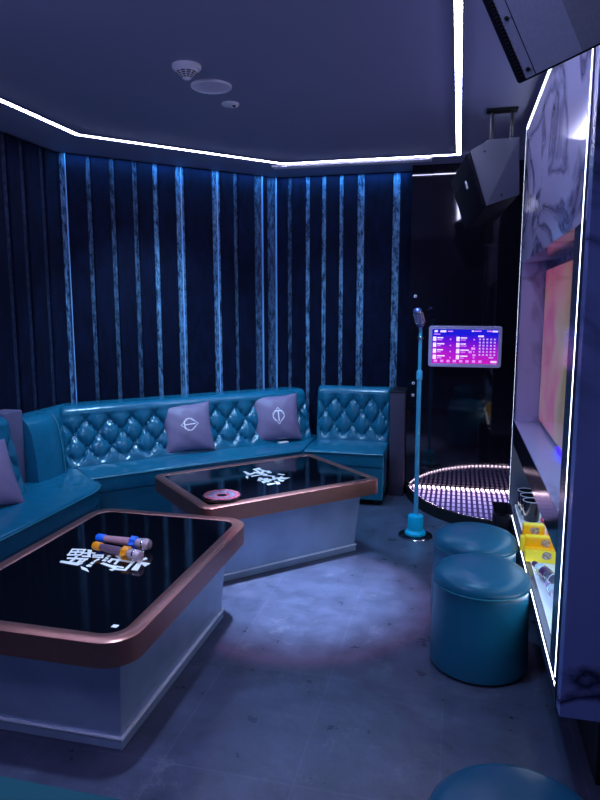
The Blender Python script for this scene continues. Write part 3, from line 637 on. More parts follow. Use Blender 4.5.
# ------------------------------------------------------------------ pillows
def pillow(label, base, normal_deg, lean, roll, size, emblem_rot, eoff=(0, 0.01)):
    t = thing('throw_pillow', label, 'pillow', base, group=None)
    a = math.radians(normal_deg)
    nrm = Vector((math.cos(a), math.sin(a), 0)); side = Vector((-math.sin(a), math.cos(a), 0))   # side = image right when facing it is -side... kept right handed
    up = Vector((0, 0, 1))
    L = math.radians(lean); R = math.radians(roll)
    upv = (up*math.cos(L) - nrm*math.sin(L)); nv = (nrm*math.cos(L) + up*math.sin(L))
    X = side*math.cos(R) + upv*math.sin(R); Y = upv*math.cos(R) - side*math.sin(R)
    S = size/2; T = 0.075
    def outline(u, v):
        return u*S*(1-0.09*(1-v*v)), v*S*(1-0.09*(1-u*u))
    def hgt(u, v):
        return T*(max(0, (1-u**2))*max(0, (1-v**2)))**0.42
    def pt(u, v, s, extra=0):
        x, y = outline(u, v)
        wr = 0.004*math.sin(9*u+3*v)*math.cos(7*v-2*u)*(1-abs(u))**0.3
        return X*x + Y*(y+S) + nv*(s*(hgt(u, v)+wr*(1 if s > 0 else 0))+extra)
    N = 28; bm = bmesh.new()
    for s in (1, -1):
        g = [[bm.verts.new(pt(math.sin(PI/2*(-1+2*i/N)), math.sin(PI/2*(-1+2*j/N)), s)) for j in range(N+1)] for i in range(N+1)]
        for i in range(N):
            for j in range(N): bm.faces.new((g[i][j], g[i+1][j], g[i+1][j+1], g[i][j+1]))
    bmesh.ops.remove_doubles(bm, verts=bm.verts, dist=0.0005)
    cov = obj('cover', bm, 'pillow', t, smooth=80)
    em = bmesh.new(); er = math.radians(emblem_rot)
    def stroke(p, q, w=0.006, n=8):
        p = Vector(p); q = Vector(q); d = (q-p).normalized(); o = Vector((-d.y, d.x))*w/2
        prev = None
        for i in range(n+1):
            c = p + (q-p)*i/n; row = []
            for s in (-1, 1):
                e = c + o*s
                x = e.x*math.cos(er) - e.y*math.sin(er) + eoff[0]; y = e.x*math.sin(er) + e.y*math.cos(er) + eoff[1]
                row.append(em.verts.new(pt(x/(S*0.93), y/(S*0.93), 1, 0.003)))
            if prev: em.faces.new((prev[0], prev[1], row[1], row[0]))
            prev = row
    k = size/0.42
    D = [(0, 0.075), (0.054, 0), (0, -0.075), (-0.054, 0)]
    H6 = [(0.026, 0.046), (0.050, 0.024), (0.050, -0.020), (0.026, -0.046), (-0.026, -0.046), (-0.050, -0.020), (-0.050, 0.024), (-0.026, 0.046)]
    for i in range(4): stroke([c*k for c in D[i]], [c*k for c in D[(i+1) % 4]], 0.0045)
    for i in (0, 1, 2, 4, 5, 6): stroke([c*k for c in H6[i]], [c*k for c in H6[(i+1) % 8]], 0.0045)
    stroke((-0.034*k, 0.043*k), (0.034*k, 0.043*k), 0.009); stroke((0, 0.043*k), (0, -0.050*k), 0.009)
    bmesh.ops.recalc_face_normals(em, faces=em.faces)
    obj('emblem', em, 'logo_line', cov, label='white line emblem')
    return t
pillow('mauve pillow with sideways emblem leaning on corner sofa, left of the pair', (-2.030, 4.700, SEAT+0.010), -45-8, 21, 1, 0.405, 93)
pillow('mauve pillow with an upright T emblem leaning behind a white card', (-1.460, 5.268, SEAT+0.010), -45-15, 17, 2, 0.41, 0)
pillow('mauve pillow half cut off at left edge, on the left sofa', (-2.545, 3.06, SEAT+0.012), -12, 30, -8, 0.43, 100)
tag(obj('paper_card', hull([(-1.515, 5.295, SEAT+0.001), (-1.455, 5.36, SEAT+0.001), (-1.385, 5.30, SEAT+0.001), (-1.44, 5.235, SEAT+0.001),
    (-1.515, 5.295, SEAT+0.006), (-1.455, 5.36, SEAT+0.006), (-1.385, 5.30, SEAT+0.006), (-1.44, 5.235, SEAT+0.006)]), 'paper'),
    'small white card lying on the teal seat before a pillow', 'card')

# ------------------------------------------------------------------ stools
def stool(label, x, y, hs=1.0):
    t = thing('pouf_stool', label, 'stool', (x, y, 0), group=None)
    R = 0.202
    obj('body', lt([(R+0.010, 0.014), (R+0.013, 0.05), (R+0.008, 0.20), (R+0.002, 0.33), (R, 0.395)], 64), 'stool_leather', t, smooth=50)
    prof = [(R-0.002, 0.380), (R+0.004, 0.388), (R+0.006, 0.404), (R+0.001, 0.424), (R-0.014, 0.440), (R-0.04, 0.451), (R-0.10, 0.462), (0.002, 0.467)]
    obj('cushion_top', lt(prof, 64), 'stool_leather', t, smooth=60)
    bm = bmesh.new(); tube(bm, [((R+0.006)*math.cos(2*PI*i/64), (R+0.006)*math.sin(2*PI*i/64), 0.389) for i in range(65)], 0.0045, 6)
    obj('piping', bm, 'piping', t, smooth=60)
    obj('base_ring', lt([(R, 0.0), (R, 0.016), (R-0.02, 0.016), (R-0.02, 0.0)], 48), 'black', t)
stool('round teal leather stool fully in view, in front of another stool', 0.136, 2.865)
stool('round teal leather stool half hidden behind the nearer full-view stool', 0.120, 3.32)
stool('round teal leather stool cut off by the bottom edge of the picture', 0.170, 1.405)

# ------------------------------------------------------------------ microphone stand
t = thing('microphone_stand', 'teal floor microphone stand with round base in front of the stage', 'microphone stand', (-0.245, 4.45, 0))
bp_ = obj('base_plate', lt([(0.112, 0.0), (0.112, 0.008), (0.09, 0.016), (0.03, 0.020), (0.002, 0.02)], 48), 'black_gloss', t, smooth=30)
bm = bmesh.new(); lathe(bm, [(0.110, 0.0), (0.119, 0.0), (0.121, 0.005), (0.117, 0.010), (0.110, 0.009)], 64); obj('chrome_rim', bm, 'chrome', bp_, smooth=40)
obj('collar_foot', lt([(0.074, 0.014), (0.074, 0.030), (0.060, 0.045), (0.050, 0.050)], 12), 'cyan_plastic', t, smooth=20)
obj('hub', lt([(0.052, 0.045), (0.054, 0.060), (0.054, 0.140), (0.050, 0.150), (0.020, 0.152), (0.016, 0.165)], 32), 'cyan_plastic', t, smooth=30)
obj('lower_pole', lt([(0.0155, 0.150), (0.0155, 1.135)], 20), 'teal_metal', t, smooth=40)
obj('clutch', lt([(0.017, 1.10), (0.020, 1.105), (0.020, 1.16), (0.016, 1.168)], 20), 'teal_metal', t, smooth=30)
obj('upper_pole', lt([(0.0115, 1.16), (0.0115, 1.462)], 20), 'teal_metal', t, smooth=40)
obj('swivel', lt([(0.018, 1.380), (0.021, 1.384), (0.021, 1.392), (0.018, 1.396)], 16), 'chrome', t, smooth=40)
hd = Vector((-0.27, -0.1, 1.0)); hp = Vector((0.006, 0, 1.458))
m = along(hp, hd)
mh = obj('microphone_head', lathe(bmesh.new(), [(0.010, 0.0), (0.022, 0.012), (0.029, 0.030), (0.030, 0.090), (0.029, 0.112), (0.024, 0.126), (0.012, 0.134), (0.002, 0.135)], 24, m), 'mic_violet', t, smooth=40)
bm = bmesh.new()
for z in (0.098, 0.024): lathe(bm, [(0.029, z), (0.0335, z+0.002), (0.0335, z+0.010), (0.029, z+0.012)], 24, m)
for k in range(10):
    a = 2*PI*k/10
    tube(bm, [m @ Vector((0.0315*math.cos(a), 0.0315*math.sin(a), z)) for z in (0.030, 0.10)], 0.0025, 5)
obj('head_ribs', bm, 'chrome', mh, smooth=40)

# ------------------------------------------------------------------ stage
t = thing('small_stage', 'low curved stage with mirrored top and painted reflections of tiny lights', 'stage', (0, 5.49, 0.0))
arc = [(-0.395, 5.49), (-0.365, 5.34), (-0.304, 5.175), (-0.225, 5.02), (-0.12, 4.88), (0.023, 4.755), (0.16, 4.675), (0.306, 4.63), (0.5, 4.62), (0.72, 4.67), (0.9, 4.76), (1.04, 4.88)]
back = [(1.04, 5.49)]
outl = [(x, y-5.49) for x, y in arc+back]
ctr = Vector((0.35, -0.2))
inner = [((x-ctr.x)*0.965+ctr.x, min(-0.004, (y-ctr.y)*0.955+ctr.y)) for x, y in outl]
bm = bmesh.new()
loft(bm, [[(x, y, 0.0) for x, y in outl], [(x, y, 0.085) for x, y in outl], [(x, y, 0.085) for x, y in inner], [(x, y, 0.055) for x, y in inner]], cap0=False, cap1=False)
obj('rim', bm, 'black', t, label='black curved rim')
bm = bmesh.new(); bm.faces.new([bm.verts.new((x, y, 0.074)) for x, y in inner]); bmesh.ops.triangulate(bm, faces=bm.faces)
obj('mirrored_top', bm, 'stage', t, label='dark mirror with glowing painted reflections of tiny lights')
bm = bmesh.new()
for i in range(34):
    x = -0.33 + i*0.040
    if x < 1.0: box(bm, x, x+0.022, -0.022, -0.010, 0.074, 0.084)
obj('wall_edge_light_dots', bm, 'led_pink', t, label='pinkish row of lights along the wall')
bm = bmesh.new()
na = len(arc)
for i in range(na-1):
    p = Vector(inner[i]); q = Vector(inner[i+1]); L = (q-p).length; k = max(1, int(L/0.034))
    for j in range(k):
        a = p + (q-p)*((j+0.15)/k); b = p + (q-p)*((j+0.65)/k)
        bm.faces.new([bm.verts.new(v) for v in ((a.x, a.y+0.002, 0.062), (b.x, b.y+0.002, 0.062), (b.x, b.y+0.002, 0.0845), (a.x, a.y+0.002, 0.0845))])
obj('rim_light_dots', bm, 'led_rim', t, label='row of lights inside the curved rim')

t = thing('waste_bin', 'slim black waste bin between the stage and the television cabinet', 'bin', (0.300, 4.06, 0))
bm = bmesh.new()
loft(bm, [[(x*0.92, y*0.92, 0) for x, y in rrect(0.10, 0.26, 0.02, 4)], [(x, y, 0.36) for x, y in rrect(0.10, 0.26, 0.02, 4)], [(x, y, 0.36) for x, y in rrect(0.086, 0.246, 0.016, 4)], [(x*.92, y*.92, 0.03) for x, y in rrect(0.086, 0.246, 0.016, 4)]])
obj('bucket', bm, 'spk_black', t, smooth=40)
bm = bmesh.new(); loft(bm, [[(x, y, h) for x, y in rrect(w, w+0.16, 0.02, 4)] for w, h in ((0.101, 0.352), (0.104, 0.354), (0.104, 0.363), (0.086, 0.364), (0.086, 0.355))], cap0=False, cap1=False)
obj('rim', bm, 'black_gloss', t, smooth=40)

# ------------------------------------------------------------------ song touch screen and wall buttons
t = thing('touch_screen', 'wall-mounted song selection screen glowing blue, purple and magenta', 'screen', (0.056, 5.46, 1.273))
W2, H2 = 0.288, 0.167
def rr_xz(w, h, r): return rrect(w, h, r, 5)
bm = bmesh.new()
loft(bm, [[(x, 0.0398, z) for x, z in rr_xz(2*W2-0.02, 2*H2-0.02, 0.02)], [(x, 0.0, z) for x, z in rr_xz(2*W2, 2*H2, 0.022)], [(x, -0.012, z) for x, z in rr_xz(2*W2, 2*H2, 0.022)],
          [(x, -0.016, z) for x, z in rr_xz(2*W2-0.008, 2*H2-0.008, 0.02)], [(x, -0.016, z) for x, z in rr_xz(2*W2-0.052, 2*H2-0.052, 0.004)], [(x, -0.012, z) for x, z in rr_xz(2*W2-0.056, 2*H2-0.056, 0.003)]], cap1=False)
obj('bezel', bm, 'bezel', t, smooth=30, label='rounded lavender bezel')
sc_ = obj('display', bx(-W2+0.027, W2-0.027, -0.0125, -0.010, -H2+0.027, H2-0.027), 'screen', t)
SW, SH = W2-0.03, H2-0.03
rnd = random.Random(3)
def bar(bm, u, v, w, h, d=0):   # u,v from the top left of the screen in 0..1
    x0 = -SW + u*2*SW; z1 = SH - v*2*SH
    y = -0.0132 - d
    bm.faces.new([bm.verts.new(p) for p in ((x0, y, z1-h*2*SH), (x0+w*2*SW, y, z1-h*2*SH), (x0+w*2*SW, y, z1), (x0, y, z1))])
def piece(name, bars, mat):
    bm = bmesh.new()
    for q in bars: bar(bm, *q)
    obj(name, bm, mat, sc_)
piece('status_icons', [(0.03, 0.02, 0.05, 0.06), (0.12, 0.02, 0.09, 0.06), (0.60, 0.02, 0.035, 0.04), (0.91, 0.02, 0.085, 0.05)], 'ui_white')
piece('status_lettering', [(0.235, 0.035, 0.08, 0.03), (0.645, 0.025, 0.10, 0.03), (0.83, 0.02, 0.07, 0.04), (0.02, 0.125, 0.10, 0.025)], 'ui_pink')
for j in range(4):
    for i in range(2):
        u = 0.01 + 0.36*i; v = 0.21 + 0.18*j
        piece('song_entry', [(u, v, 0.05, 0.13), (u+0.065, v+0.015, rnd.uniform(0.08, 0.13), 0.035)], 'ui_white')
        piece('singer_lettering', [(u+0.065, v+0.08, rnd.uniform(0.05, 0.1), 0.025), (u+0.26, v+0.06, 0.022, 0.04)], 'ui_pink')
piece('search_field', [(0.70, 0.165, 0.085, 0.05)], 'ui_white')
piece('keypad_lettering', [(0.715+0.056*i, 0.255+0.092*j, 0.026, 0.046) for j in range(6) for i in range(5)] + [(0.87, 0.80, 0.07, 0.035)], M['ui_key'])
piece('menu_icons', [(0.03+0.098*i, 0.90, 0.05, 0.07) for i in range(8)], 'ui_pink')
piece('menu_button', [(0.90, 0.91, 0.09, 0.06)], 'ui_white')
piece('picture_glow', [(0.56, 0.62, 0.05, 0.07), (0.60, 0.52, 0.06, 0.07), (0.62, 0.72, 0.05, 0.06)], 'ui_pink')
for lab, z in (('tiny pale wall button above the microphone stand head', 1.680), ('tiny pale wall button, upper of the two beside the stand pole', 0.957), ('tiny pale wall button, lower of the two beside the stand pole', 0.855)):
    b_ = thing('wall_button', lab, 'button', (-0.352, 5.5, z))
    m = along((0, 0, 0), (0, -1, 0))
    obj('plate', lathe(bmesh.new(), [(0.013, 0), (0.013, 0.004), (0.010, 0.007), (0.001, 0.007)], 16, m), 'white_plastic', b_, smooth=40)
    obj('push_cap', lathe(bmesh.new(), [(0.006, 0.006), (0.006, 0.010), (0.001, 0.011)], 12, m), 'chrome', b_, smooth=40)

# ------------------------------------------------------------------ television cabinet
FX = 0.355
t = thing('television_cabinet', 'tall marble television cabinet outlined with white light strips on the right', 'cabinet', (FX, 2.05, 0))
def cb(name, x0, x1, y0, y1, z0, z1, mat, label=None, bev=0.002):
    return obj(name, bx(x0-FX, x1-FX, y0-2.05, y1-2.05, z0, z1, bev=bev), mat, t, label=label)
cb('end_panel', FX, 1.04, 2.05, 2.11, 0.300, 2.66, 'marble_end', 'veined marble end panel with shade in its colour')
cb('far_panel', FX, 1.04, 4.19, 4.235, 0.300, 2.66, 'frame_metal')
cb('bottom_board', FX, 1.04, 2.11, 4.19, 0.300, 0.352, 'frame_metal')
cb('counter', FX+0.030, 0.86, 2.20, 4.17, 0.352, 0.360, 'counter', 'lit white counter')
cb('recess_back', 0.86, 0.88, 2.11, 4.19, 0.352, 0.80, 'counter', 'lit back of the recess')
cb('front_stile', FX, FX+0.02, 2.11, 2.30, 0.352, 1.85, 'frame_metal')
cb('fascia', FX, FX+0.03, 2.29, 4.19, 0.752, 0.893, 'black_gloss', 'glossy black band below the niche')
cb('sill', FX+0.0, 0.52, 2.29, 4.19, 0.892, 0.902, 'marble_dim', 'marble sill with lilac light in its colour')
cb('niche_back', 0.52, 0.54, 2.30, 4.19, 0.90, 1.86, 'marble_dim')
cb('niche_side', FX+0.004, 0.52, 4.115, 4.19, 0.90, 1.86, 'marble_dim', 'marble side of the niche with lilac light in its colour')
cb('upper_panel', FX, 0.54, 2.11, 4.19, 1.852, 2.655, 'marble', 'white veined marble panel')
cb('recess_top', 0.385, 0.88, 2.11, 4.19, 0.80, 0.82, 'frame_metal')
cb('plinth', 0.50, 1.04, 2.16, 4.19, 0.0, 0.302, 'black')
le = bmesh.new()
y0, y1, z0, z1 = 2.150-2.05, 4.210-2.05, 0.354, 2.632
box(le, -0.003, 0.004, y0-0.008, y0+0.008, z0, z1); box(le, -0.003, 0.004, y1-0.007, y1+0.007, z0, z1)
box(le, -0.003, 0.004, y0-0.008, y1+0.007, z0-0.007, z0+0.007); box(le, -0.003, 0.004, y0-0.008, y1+0.007, z1-0.007, z1+0.007)
obj('light_strip_frame', le, 'led_cab', t, label='glowing white outline')
lm = bmesh.new()
for a, b_ in ((y0-0.030, y0-0.010), (y0+0.010, y0+0.024), (y1-0.022, y1-0.009), (y1+0.009, y1+0.022)): box(lm, -0.004, 0.001, a, b_, z0-0.03, z1+0.02)
for a, b_ in ((z0-0.055, z0-0.009), (z0+0.009, z0+0.024), (z1+0.009, z1+0.022)): box(lm, -0.0035, 0.001, y0-0.030, y1+0.022, a, b_)
obj('outline_trim', lm, 'frame_metal', t)

t = thing('television', 'large television showing a pink and beige picture inside the marble niche', 'television', (0.50, 3.20, 1.365))
obj('casing', bx(-0.008, 0.018, -0.87, 0.905, -0.455, 0.455, bev=0.004), 'black_gloss', t)
obj('picture', bx(-0.0105, -0.008, -0.855, 0.893, -0.438, 0.440), 'tv', t)
lo = glow('blue_pilot', (0.03, 0.01, 1.0), 2.5)
obj('pilot_light', bx(-0.02, -0.0085, -0.15, 0.10, -0.458, -0.440, bev=0.004), lo, t, label='blue lit bar on the lower edge')

# things on the lit counter
CZ = 0.360
def cup(label, x, y):
    c_ = thing('tumbler', label, 'cup', (x, y, CZ))
    obj('body', lt([(0.040, 0), (0.043, 0.004), (0.051, 0.118), (0.048, 0.120), (0.041, 0.010), (0.002, 0.008)], 32), 'cup', c_, smooth=40)
    bm = bmesh.new(); tube(bm, [(0.0497*math.cos(2*PI*i/32), 0.0497*math.sin(2*PI*i/32), 0.1205) for i in range(33)], 0.0022, 6)
    obj('rim', bm, 'cup_rim', c_, smooth=40)
cup('black tumbler with pale rim at the front of its row', 0.452, 3.87)
cup('black tumbler second in the row, between two others', 0.446, 3.975)
cup('black tumbler at the back of the row near the stage', 0.440, 4.080)

def snack_box(label, x0, x1, y0, y1, h, mat, side, tilt=0.0):
    s = thing('snack_box', label, 'box', ((x0+x1)/2, (y0+y1)/2, CZ), tilt)
    w, l = (x1-x0)/2, (y1-y0)/2
    car = obj('carton', bx(-w, w, -l, l, 0, h, bev=0.004), mat, s)
    obj('lid_flap', bx(-w+0.004, w-0.004, -l+0.004, l-0.004, h, h+0.003), 'yellow_pale' if mat == 'yellow' else 'yellow', s)
    if 'middle of' in label: obj('side_flap', bx(-w-0.020, -w, -l, l, h-0.075, h-0.004, bev=0.002), 'yellow_pale', s)
    bm = bmesh.new(); r = random.Random(int(x0*1000+y0*100)); px = side*w*0.5; k = min(0.021, h*0.40)
    pts = [(px+k*1.3*math.cos(2*PI*i/11)*r.uniform(0.7, 1.1), -l-0.0012, h-max(k*1.1, 0.024)+k*math.sin(2*PI*i/11)*r.uniform(0.75, 1.05)) for i in range(11)]
    poly(bm, pts); obj('printed_patch', bm, 'print_brown', car, label='mottled brown and grey printed patch')
snack_box('pale yellow snack box, frontmost in the stepped row of boxes', 0.354, 0.550, 3.210, 3.250, 0.062, 'yellow_pale', 0.05)
snack_box('deep yellow snack box in the middle of the stepped row', 0.358, 0.550, 3.270, 3.315, 0.104, 'yellow', 0.05)
snack_box('orange-yellow snack box behind the middle box, on the left', 0.354, 0.458, 3.335, 3.385, 0.142, 'yellow', 0.1)
snack_box('orange-yellow snack box behind the middle box, beside its twin', 0.472, 0.566, 3.337, 3.387, 0.138, 'yellow', 0.1)

r_ = thing('candy_packet', 'red wrapped packet beside the front black tumbler', 'packet', (0.520, 3.80, CZ))
bm = bmesh.new(); lathe(bm, [(0.002, 0), (0.020, 0.010), (0.027, 0.030), (0.020, 0.055), (0.008, 0.066)], 12); obj('wrapper', bm, 'red', r_, smooth=50)
bm = bmesh.new(); lathe(bm, [(0.006, 0.064), (0.018, 0.085), (0.014, 0.088), (0.004, 0.068)], 10); obj('twist', bm, 'red', r_, smooth=50)

def bottle(label, p, d, cap):
    b_ = thing('water_bottle', label, 'bottle', p)
    m = along((0, 0, 0), d)
    obj('body', lathe(bmesh.new(), [(0.020, 0), (0.028, 0.006), (0.028, 0.05), (0.026, 0.055), (0.028, 0.06), (0.028, 0.10), (0.026, 0.105), (0.028, 0.11), (0.027, 0.14), (0.012, 0.175), (0.012, 0.185)], 24, m), 'clear', b_, smooth=40)
    obj('label_sleeve', lathe(bmesh.new(), [(0.0283, 0.060), (0.0286, 0.062), (0.0286, 0.098), (0.0283, 0.100)], 24, m), cap, b_, smooth=40)
    obj('cap', lathe(bmesh.new(), [(0.014, 0.180), (0.0145, 0.183), (0.0145, 0.200), (0.012, 0.202), (0.002, 0.202)], 16, m), cap, b_, smooth=40)
M['blue_label'] = plain('blue_label', (0.12, 0.28, 0.62), 0.3)
M['pale_label'] = plain('pale_lilac_label', (0.55, 0.45, 0.75), 0.3)
bottle('clear bottle with plum label lying on the lit counter nearest the boxes', (0.455, 2.93, CZ+0.029), (-0.35, 1.0, 0.0), 'purple_cap')
bottle('clear bottle with lilac label lying second from the boxes', (0.475, 2.70, CZ+0.029), (-0.30, 1.0, 0.0), 'pale_label')
bottle('clear bottle with blue label lying nearest the bright corner of the cabinet', (0.460, 2.44, CZ+0.029), (-0.10, 1.0, 0.0), 'blue_label')

# ------------------------------------------------------------------ loudspeakers
sh = Vector((-0.096, 0.42, -0.086))
A, A1, T1, T2, Cc, D = [Vector(p) for p in ((0.031, 4.0, 2.483), (0.040, 4.0, 2.380), (0.129, 4.02, 2.537), (0.300, 4.05, 2.550), (0.315, 4.05, 2.235), (0.132, 4.0, 2.170))]
org = Vector((0.16, 4.2, 2.17))
t = thing('loudspeaker', 'wedge-shaped grey loudspeaker hung past the far end of the cabinet', 'loudspeaker', org)
near = [A, A1, T1, T2, Cc, D]
obj('cabinet', hull([p-org for p in near] + [p+sh-org for p in near], 0.006), 'spk_black', t, smooth=30)
pn = (T1-D).cross(Cc-D).normalized()
if pn.y > 0: pn = -pn
obj('side_panel', hull([p-org+pn*c for p in (A.lerp(D, 0.02), T1, T2, Cc, D) for c in (0.004, -0.006)], 0.002), 'spk_side', t, smooth=30, label='grey side panel')
nf = (D-A).cross(sh).normalized()
if nf.x > 0: nf = -nf
gm = bmesh.new()
q = [A.lerp(D, 0.03), A.lerp(D, 0.97)]
g0 = [q[0]+sh*0.02, q[1]+sh*0.02, q[1]+sh*0.98, q[0]+sh*0.98]
gm = hull([p-org+nf*0.020 for p in g0] + [p-org-nf*0.02 for p in g0], 0.004)
fgr = obj('front_grille', gm, 'spk_black', t, smooth=30, label='black grille')
cpt = A.lerp(D, 0.42)+sh*0.35+nf*0.022-org
obj('badge', hull([cpt+ (D-A).normalized()*a*0.022 + sh.normalized()*b*0.010 + nf*c*0.004 for a in (-1, 1) for b in (-1, 1) for c in (-1, 1)]), 'white_plastic', fgr)
br = bmesh.new()
for x in (0.15, 0.26):
    tube(br, [(x-org.x, 4.10-org.y, 2.52-org.z), (x-org.x, 4.10-org.y, CEIL-org.z)], 0.009, 8)
box(br, 0.12-org.x, 0.29-org.x, 4.06-org.y, 4.14-org.y, CEIL-0.012-org.z, CEIL-org.z)
obj('hanging_bracket', br, 'black', t, smooth=40)
sc2 = bmesh.new()
for p in (A.lerp(T2, 0.3)+Vector((0, 0, -0.03)), Cc.lerp(D, 0.55)+Vector((0.0, 0, 0.03))):
    obj('screw_head', lathe(bmesh.new(), [(0.007, -0.004), (0.007, 0.006), (0.001, 0.007)], 10, along(p-org, pn)), 'black', t)
sc2.free()

# near one: front turned to the camera, hung rolled over
P0 = Vector((0.108, 1.55, 2.072))            # its lowest corner
sight = Vector((0.1135, 1.55, 0.485)).normalized()
hor = sight.cross(Vector((0, 0, 1))).normalized(); ver = hor.cross(sight).normalized()
ang = math.radians(25.5); ang2 = math.radians(20.5)
e1 = (-hor*math.sin(ang) + ver*math.cos(ang)).normalized()     # up its long side
e2 = (hor*math.cos(ang2) + ver*math.sin(ang2)).normalized()      # along its short side
bk = sight.copy()
t = thing('loudspeaker', 'large grey loudspeaker hanging in the top right corner, nearest the camera', 'loudspeaker', P0)
def sp(a, b, c): return e1*a + e2*b + bk*c
LL, WW = 0.50, 0.40
pro = [(0.0, 0.012), (0.012, 0.0), (0.135, 0.0), (0.40, 0.16), (0.36, 0.30), (0.06, 0.30), (0.0, 0.24)]
bm = bmesh.new(); loft(bm, [[sp(a, b, c) for b, c in pro] for a in (0.0, LL)])
bmesh.ops.bevel(bm, geom=list(bm.edges), offset=0.006, segments=2, profile=0.5, affect='EDGES')
obj('cabinet', bm, 'spk_black', t, smooth=30)
bm = bmesh.new()
fr = [(0.040, -0.004), (0.133, -0.004), (0.388, 0.149), (0.388, 0.157), (0.133, 0.004), (0.040, 0.004)]
loft(bm, [[sp(a, b, c) for b, c in fr] for a in (0.004, LL-0.012)])
obj('front_grille', bm, 'spk_grey', t, smooth=20, label='grey perforated grille')
bm = bmesh.new()
loft(bm, [[sp(a, b, c) for b, c in ((0.018, -0.003), (0.038, -0.003), (0.038, 0.003), (0.018, 0.003))] for a in (0.004, LL-0.004)])
obj('grille_edge', bm, 'spk_grey', t)
bm = bmesh.new()
for k in range(60):
    a = 0.012 + k*0.0080
    loft(bm, [[sp(aa, b, c) for b, c in ((0.008, -0.004), (0.019, -0.0045), (0.019, 0.002), (0.008, 0.002))] for aa in (a, a+0.0038)])
obj('perforated_edge', bm, 'dark_metal', t)
bm = bmesh.new()
bm.free()
for a in (0.02, 0.13, 0.24, 0.35): obj('screw_head', lathe(bmesh.new(), [(0.0045, -0.001), (0.0045, 0.003), (0.001, 0.004)], 10, along(sp(a, 0.028, -0.003), -bk)), 'black', t)
bm = bmesh.new(); pc = sp(LL*0.9, 0.2, 0.2)
tube(bm, [pc, Vector((pc.x, pc.y, CEIL-P0.z))], 0.012, 8); obj('hanging_bracket', bm, 'dark_metal', t, smooth=40)

# ------------------------------------------------------------------ lamps
def lamp(kind, name, loc, col, power, target=None, **kw):
    l = bpy.data.lights.new(name, kind); l.color = col; l.energy = power
    for k, v in kw.items(): setattr(l, k, v)
    o = bpy.data.objects.new(name, l); C.objects.link(o); o.location = loc
    if target is not None: o.rotation_euler = (Vector(target)-Vector(loc)).to_track_quat('-Z', 'Y').to_euler()
    return o
lamp('POINT', 'room_fill', (-1.7, 0.7, 2.20), (0.44, 0.47, 1.0), 32, shadow_soft_size=0.25)
lamp('POINT', 'room_fill', (-1.7, -0.3, 1.5), (0.42, 0.46, 1.0), 6, shadow_soft_size=0.25)
lamp('SPOT', 'floor_spot', (-0.76, 3.36, 2.66), (0.40, 0.66, 1.0), 1250, (-0.80, 3.40, 0.0), spot_size=math.radians(33), spot_blend=0.95, shadow_soft_size=0.05)
lamp('SPOT', 'floor_spot', (-0.9, 1.9, 2.66), (0.45, 0.62, 1.0), 150, (-1.05, 1.75, 0.0), spot_size=math.radians(52), spot_blend=1.0, shadow_soft_size=0.08)
lamp('SPOT', 'red_fringe_light', (-0.76, 3.32, 2.66), (1.0, 0.06, 0.22), 95, (-0.78, 3.32, 0.0), spot_size=math.radians(31), spot_blend=0.15, shadow_soft_size=0.03)  # added lamp; its red edge imitates colour fringing around the floor pool
lamp('SPOT', 'sofa_spot', (-1.9, 4.1, 2.64), (0.35, 0.66, 1.0), 125, (-2.25, 4.75, 0.5), spot_size=math.radians(95), spot_blend=0.9, shadow_soft_size=0.06)
lamp('SPOT', 'sofa_spot', (-0.95, 4.5, 2.64), (0.35, 0.64, 1.0), 85, (-1.0, 5.45, 0.5), spot_size=math.radians(90), spot_blend=0.9, shadow_soft_size=0.06)
lamp('SPOT', 'sofa_spot', (-2.0, 2.4, 2.64), (0.30, 0.60, 1.0), 60, (-2.5, 2.8, 0.5), spot_size=math.radians(100), spot_blend=0.9, shadow_soft_size=0.06)
lamp('SPOT', 'table_fill', (-1.25, 1.9, 2.64), (0.75, 0.85, 1.0), 45, (-1.45, 2.52, 0.5), spot_size=math.radians(26), spot_blend=0.9, shadow_soft_size=0.05)  # added lamp to brighten the microphones, lettering and copper rim
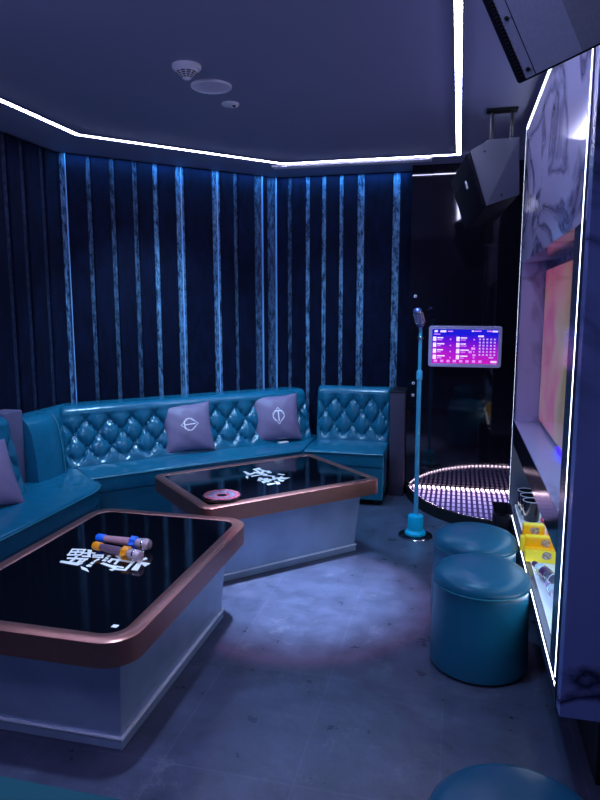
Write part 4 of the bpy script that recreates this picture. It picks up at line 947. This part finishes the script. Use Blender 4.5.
lamp('SPOT', 'stool_spot', (-0.25, 2.4, 2.64), (0.25, 0.62, 1.0), 60, (0.12, 2.9, 0.4), spot_size=math.radians(70), spot_blend=0.9, shadow_soft_size=0.06)
lamp('SPOT', 'stand_spot', (-0.30, 3.9, 2.64), (0.15, 0.65, 1.0), 120, (-0.25, 4.45, 0.5), spot_size=math.radians(34), spot_blend=0.8, shadow_soft_size=0.04)
# blue cove light grazing down the velvet walls
dC, nC, LC = run_frame(PC0, PC1); pm = Vector((PC0[0]+PC1[0], PC0[1]+PC1[1], 0))*0.5 + nC*0.075
o = lamp('AREA', 'cove_light', (pm.x, pm.y, CEIL-0.006), (0.12, 0.45, 1.0), 5, shape='RECTANGLE', size=LC-0.1, size_y=0.02); o.rotation_euler = (0, 0, math.atan2(dC.y, dC.x))
o = lamp('AREA', 'cove_light', (-0.99, 5.665, CEIL-0.006), (0.12, 0.45, 1.0), 4, shape='RECTANGLE', size=1.1, size_y=0.02)
o = lamp('AREA', 'counter_light', (0.62, 3.17, 0.795), (0.62, 0.82, 1.0), 4.2, shape='RECTANGLE', size=0.3, size_y=1.95)

w = bpy.data.worlds.new('World'); bpy.context.scene.world = w; w.use_nodes = True
w.node_tree.nodes['Background'].inputs[0].default_value = (0.16, 0.18, 0.55, 1); w.node_tree.nodes['Background'].inputs[1].default_value = 0.25

# ------------------------------------------------------------------ camera
f, HOR, VX = 649.0, 306.0, 459.0
pitch = math.atan((400-HOR)/f); yaw = math.atan((VX-300)/(f/math.cos(pitch)))
cam = bpy.data.cameras.new('camera'); co = bpy.data.objects.new('camera', cam); C.objects.link(co)
co.location = (0, 0, 1.6); co.rotation_euler = (PI/2-pitch, 0, yaw)
cam.sensor_fit = 'VERTICAL'; cam.sensor_height = 24.0; cam.lens = 24.0*f/800.0; cam.clip_start = 0.02
bpy.context.scene.camera = co
vs = bpy.context.scene.view_settings
vs.view_transform = 'Standard'; vs.look = 'None'; vs.exposure = 0.0; vs.gamma = 1.0
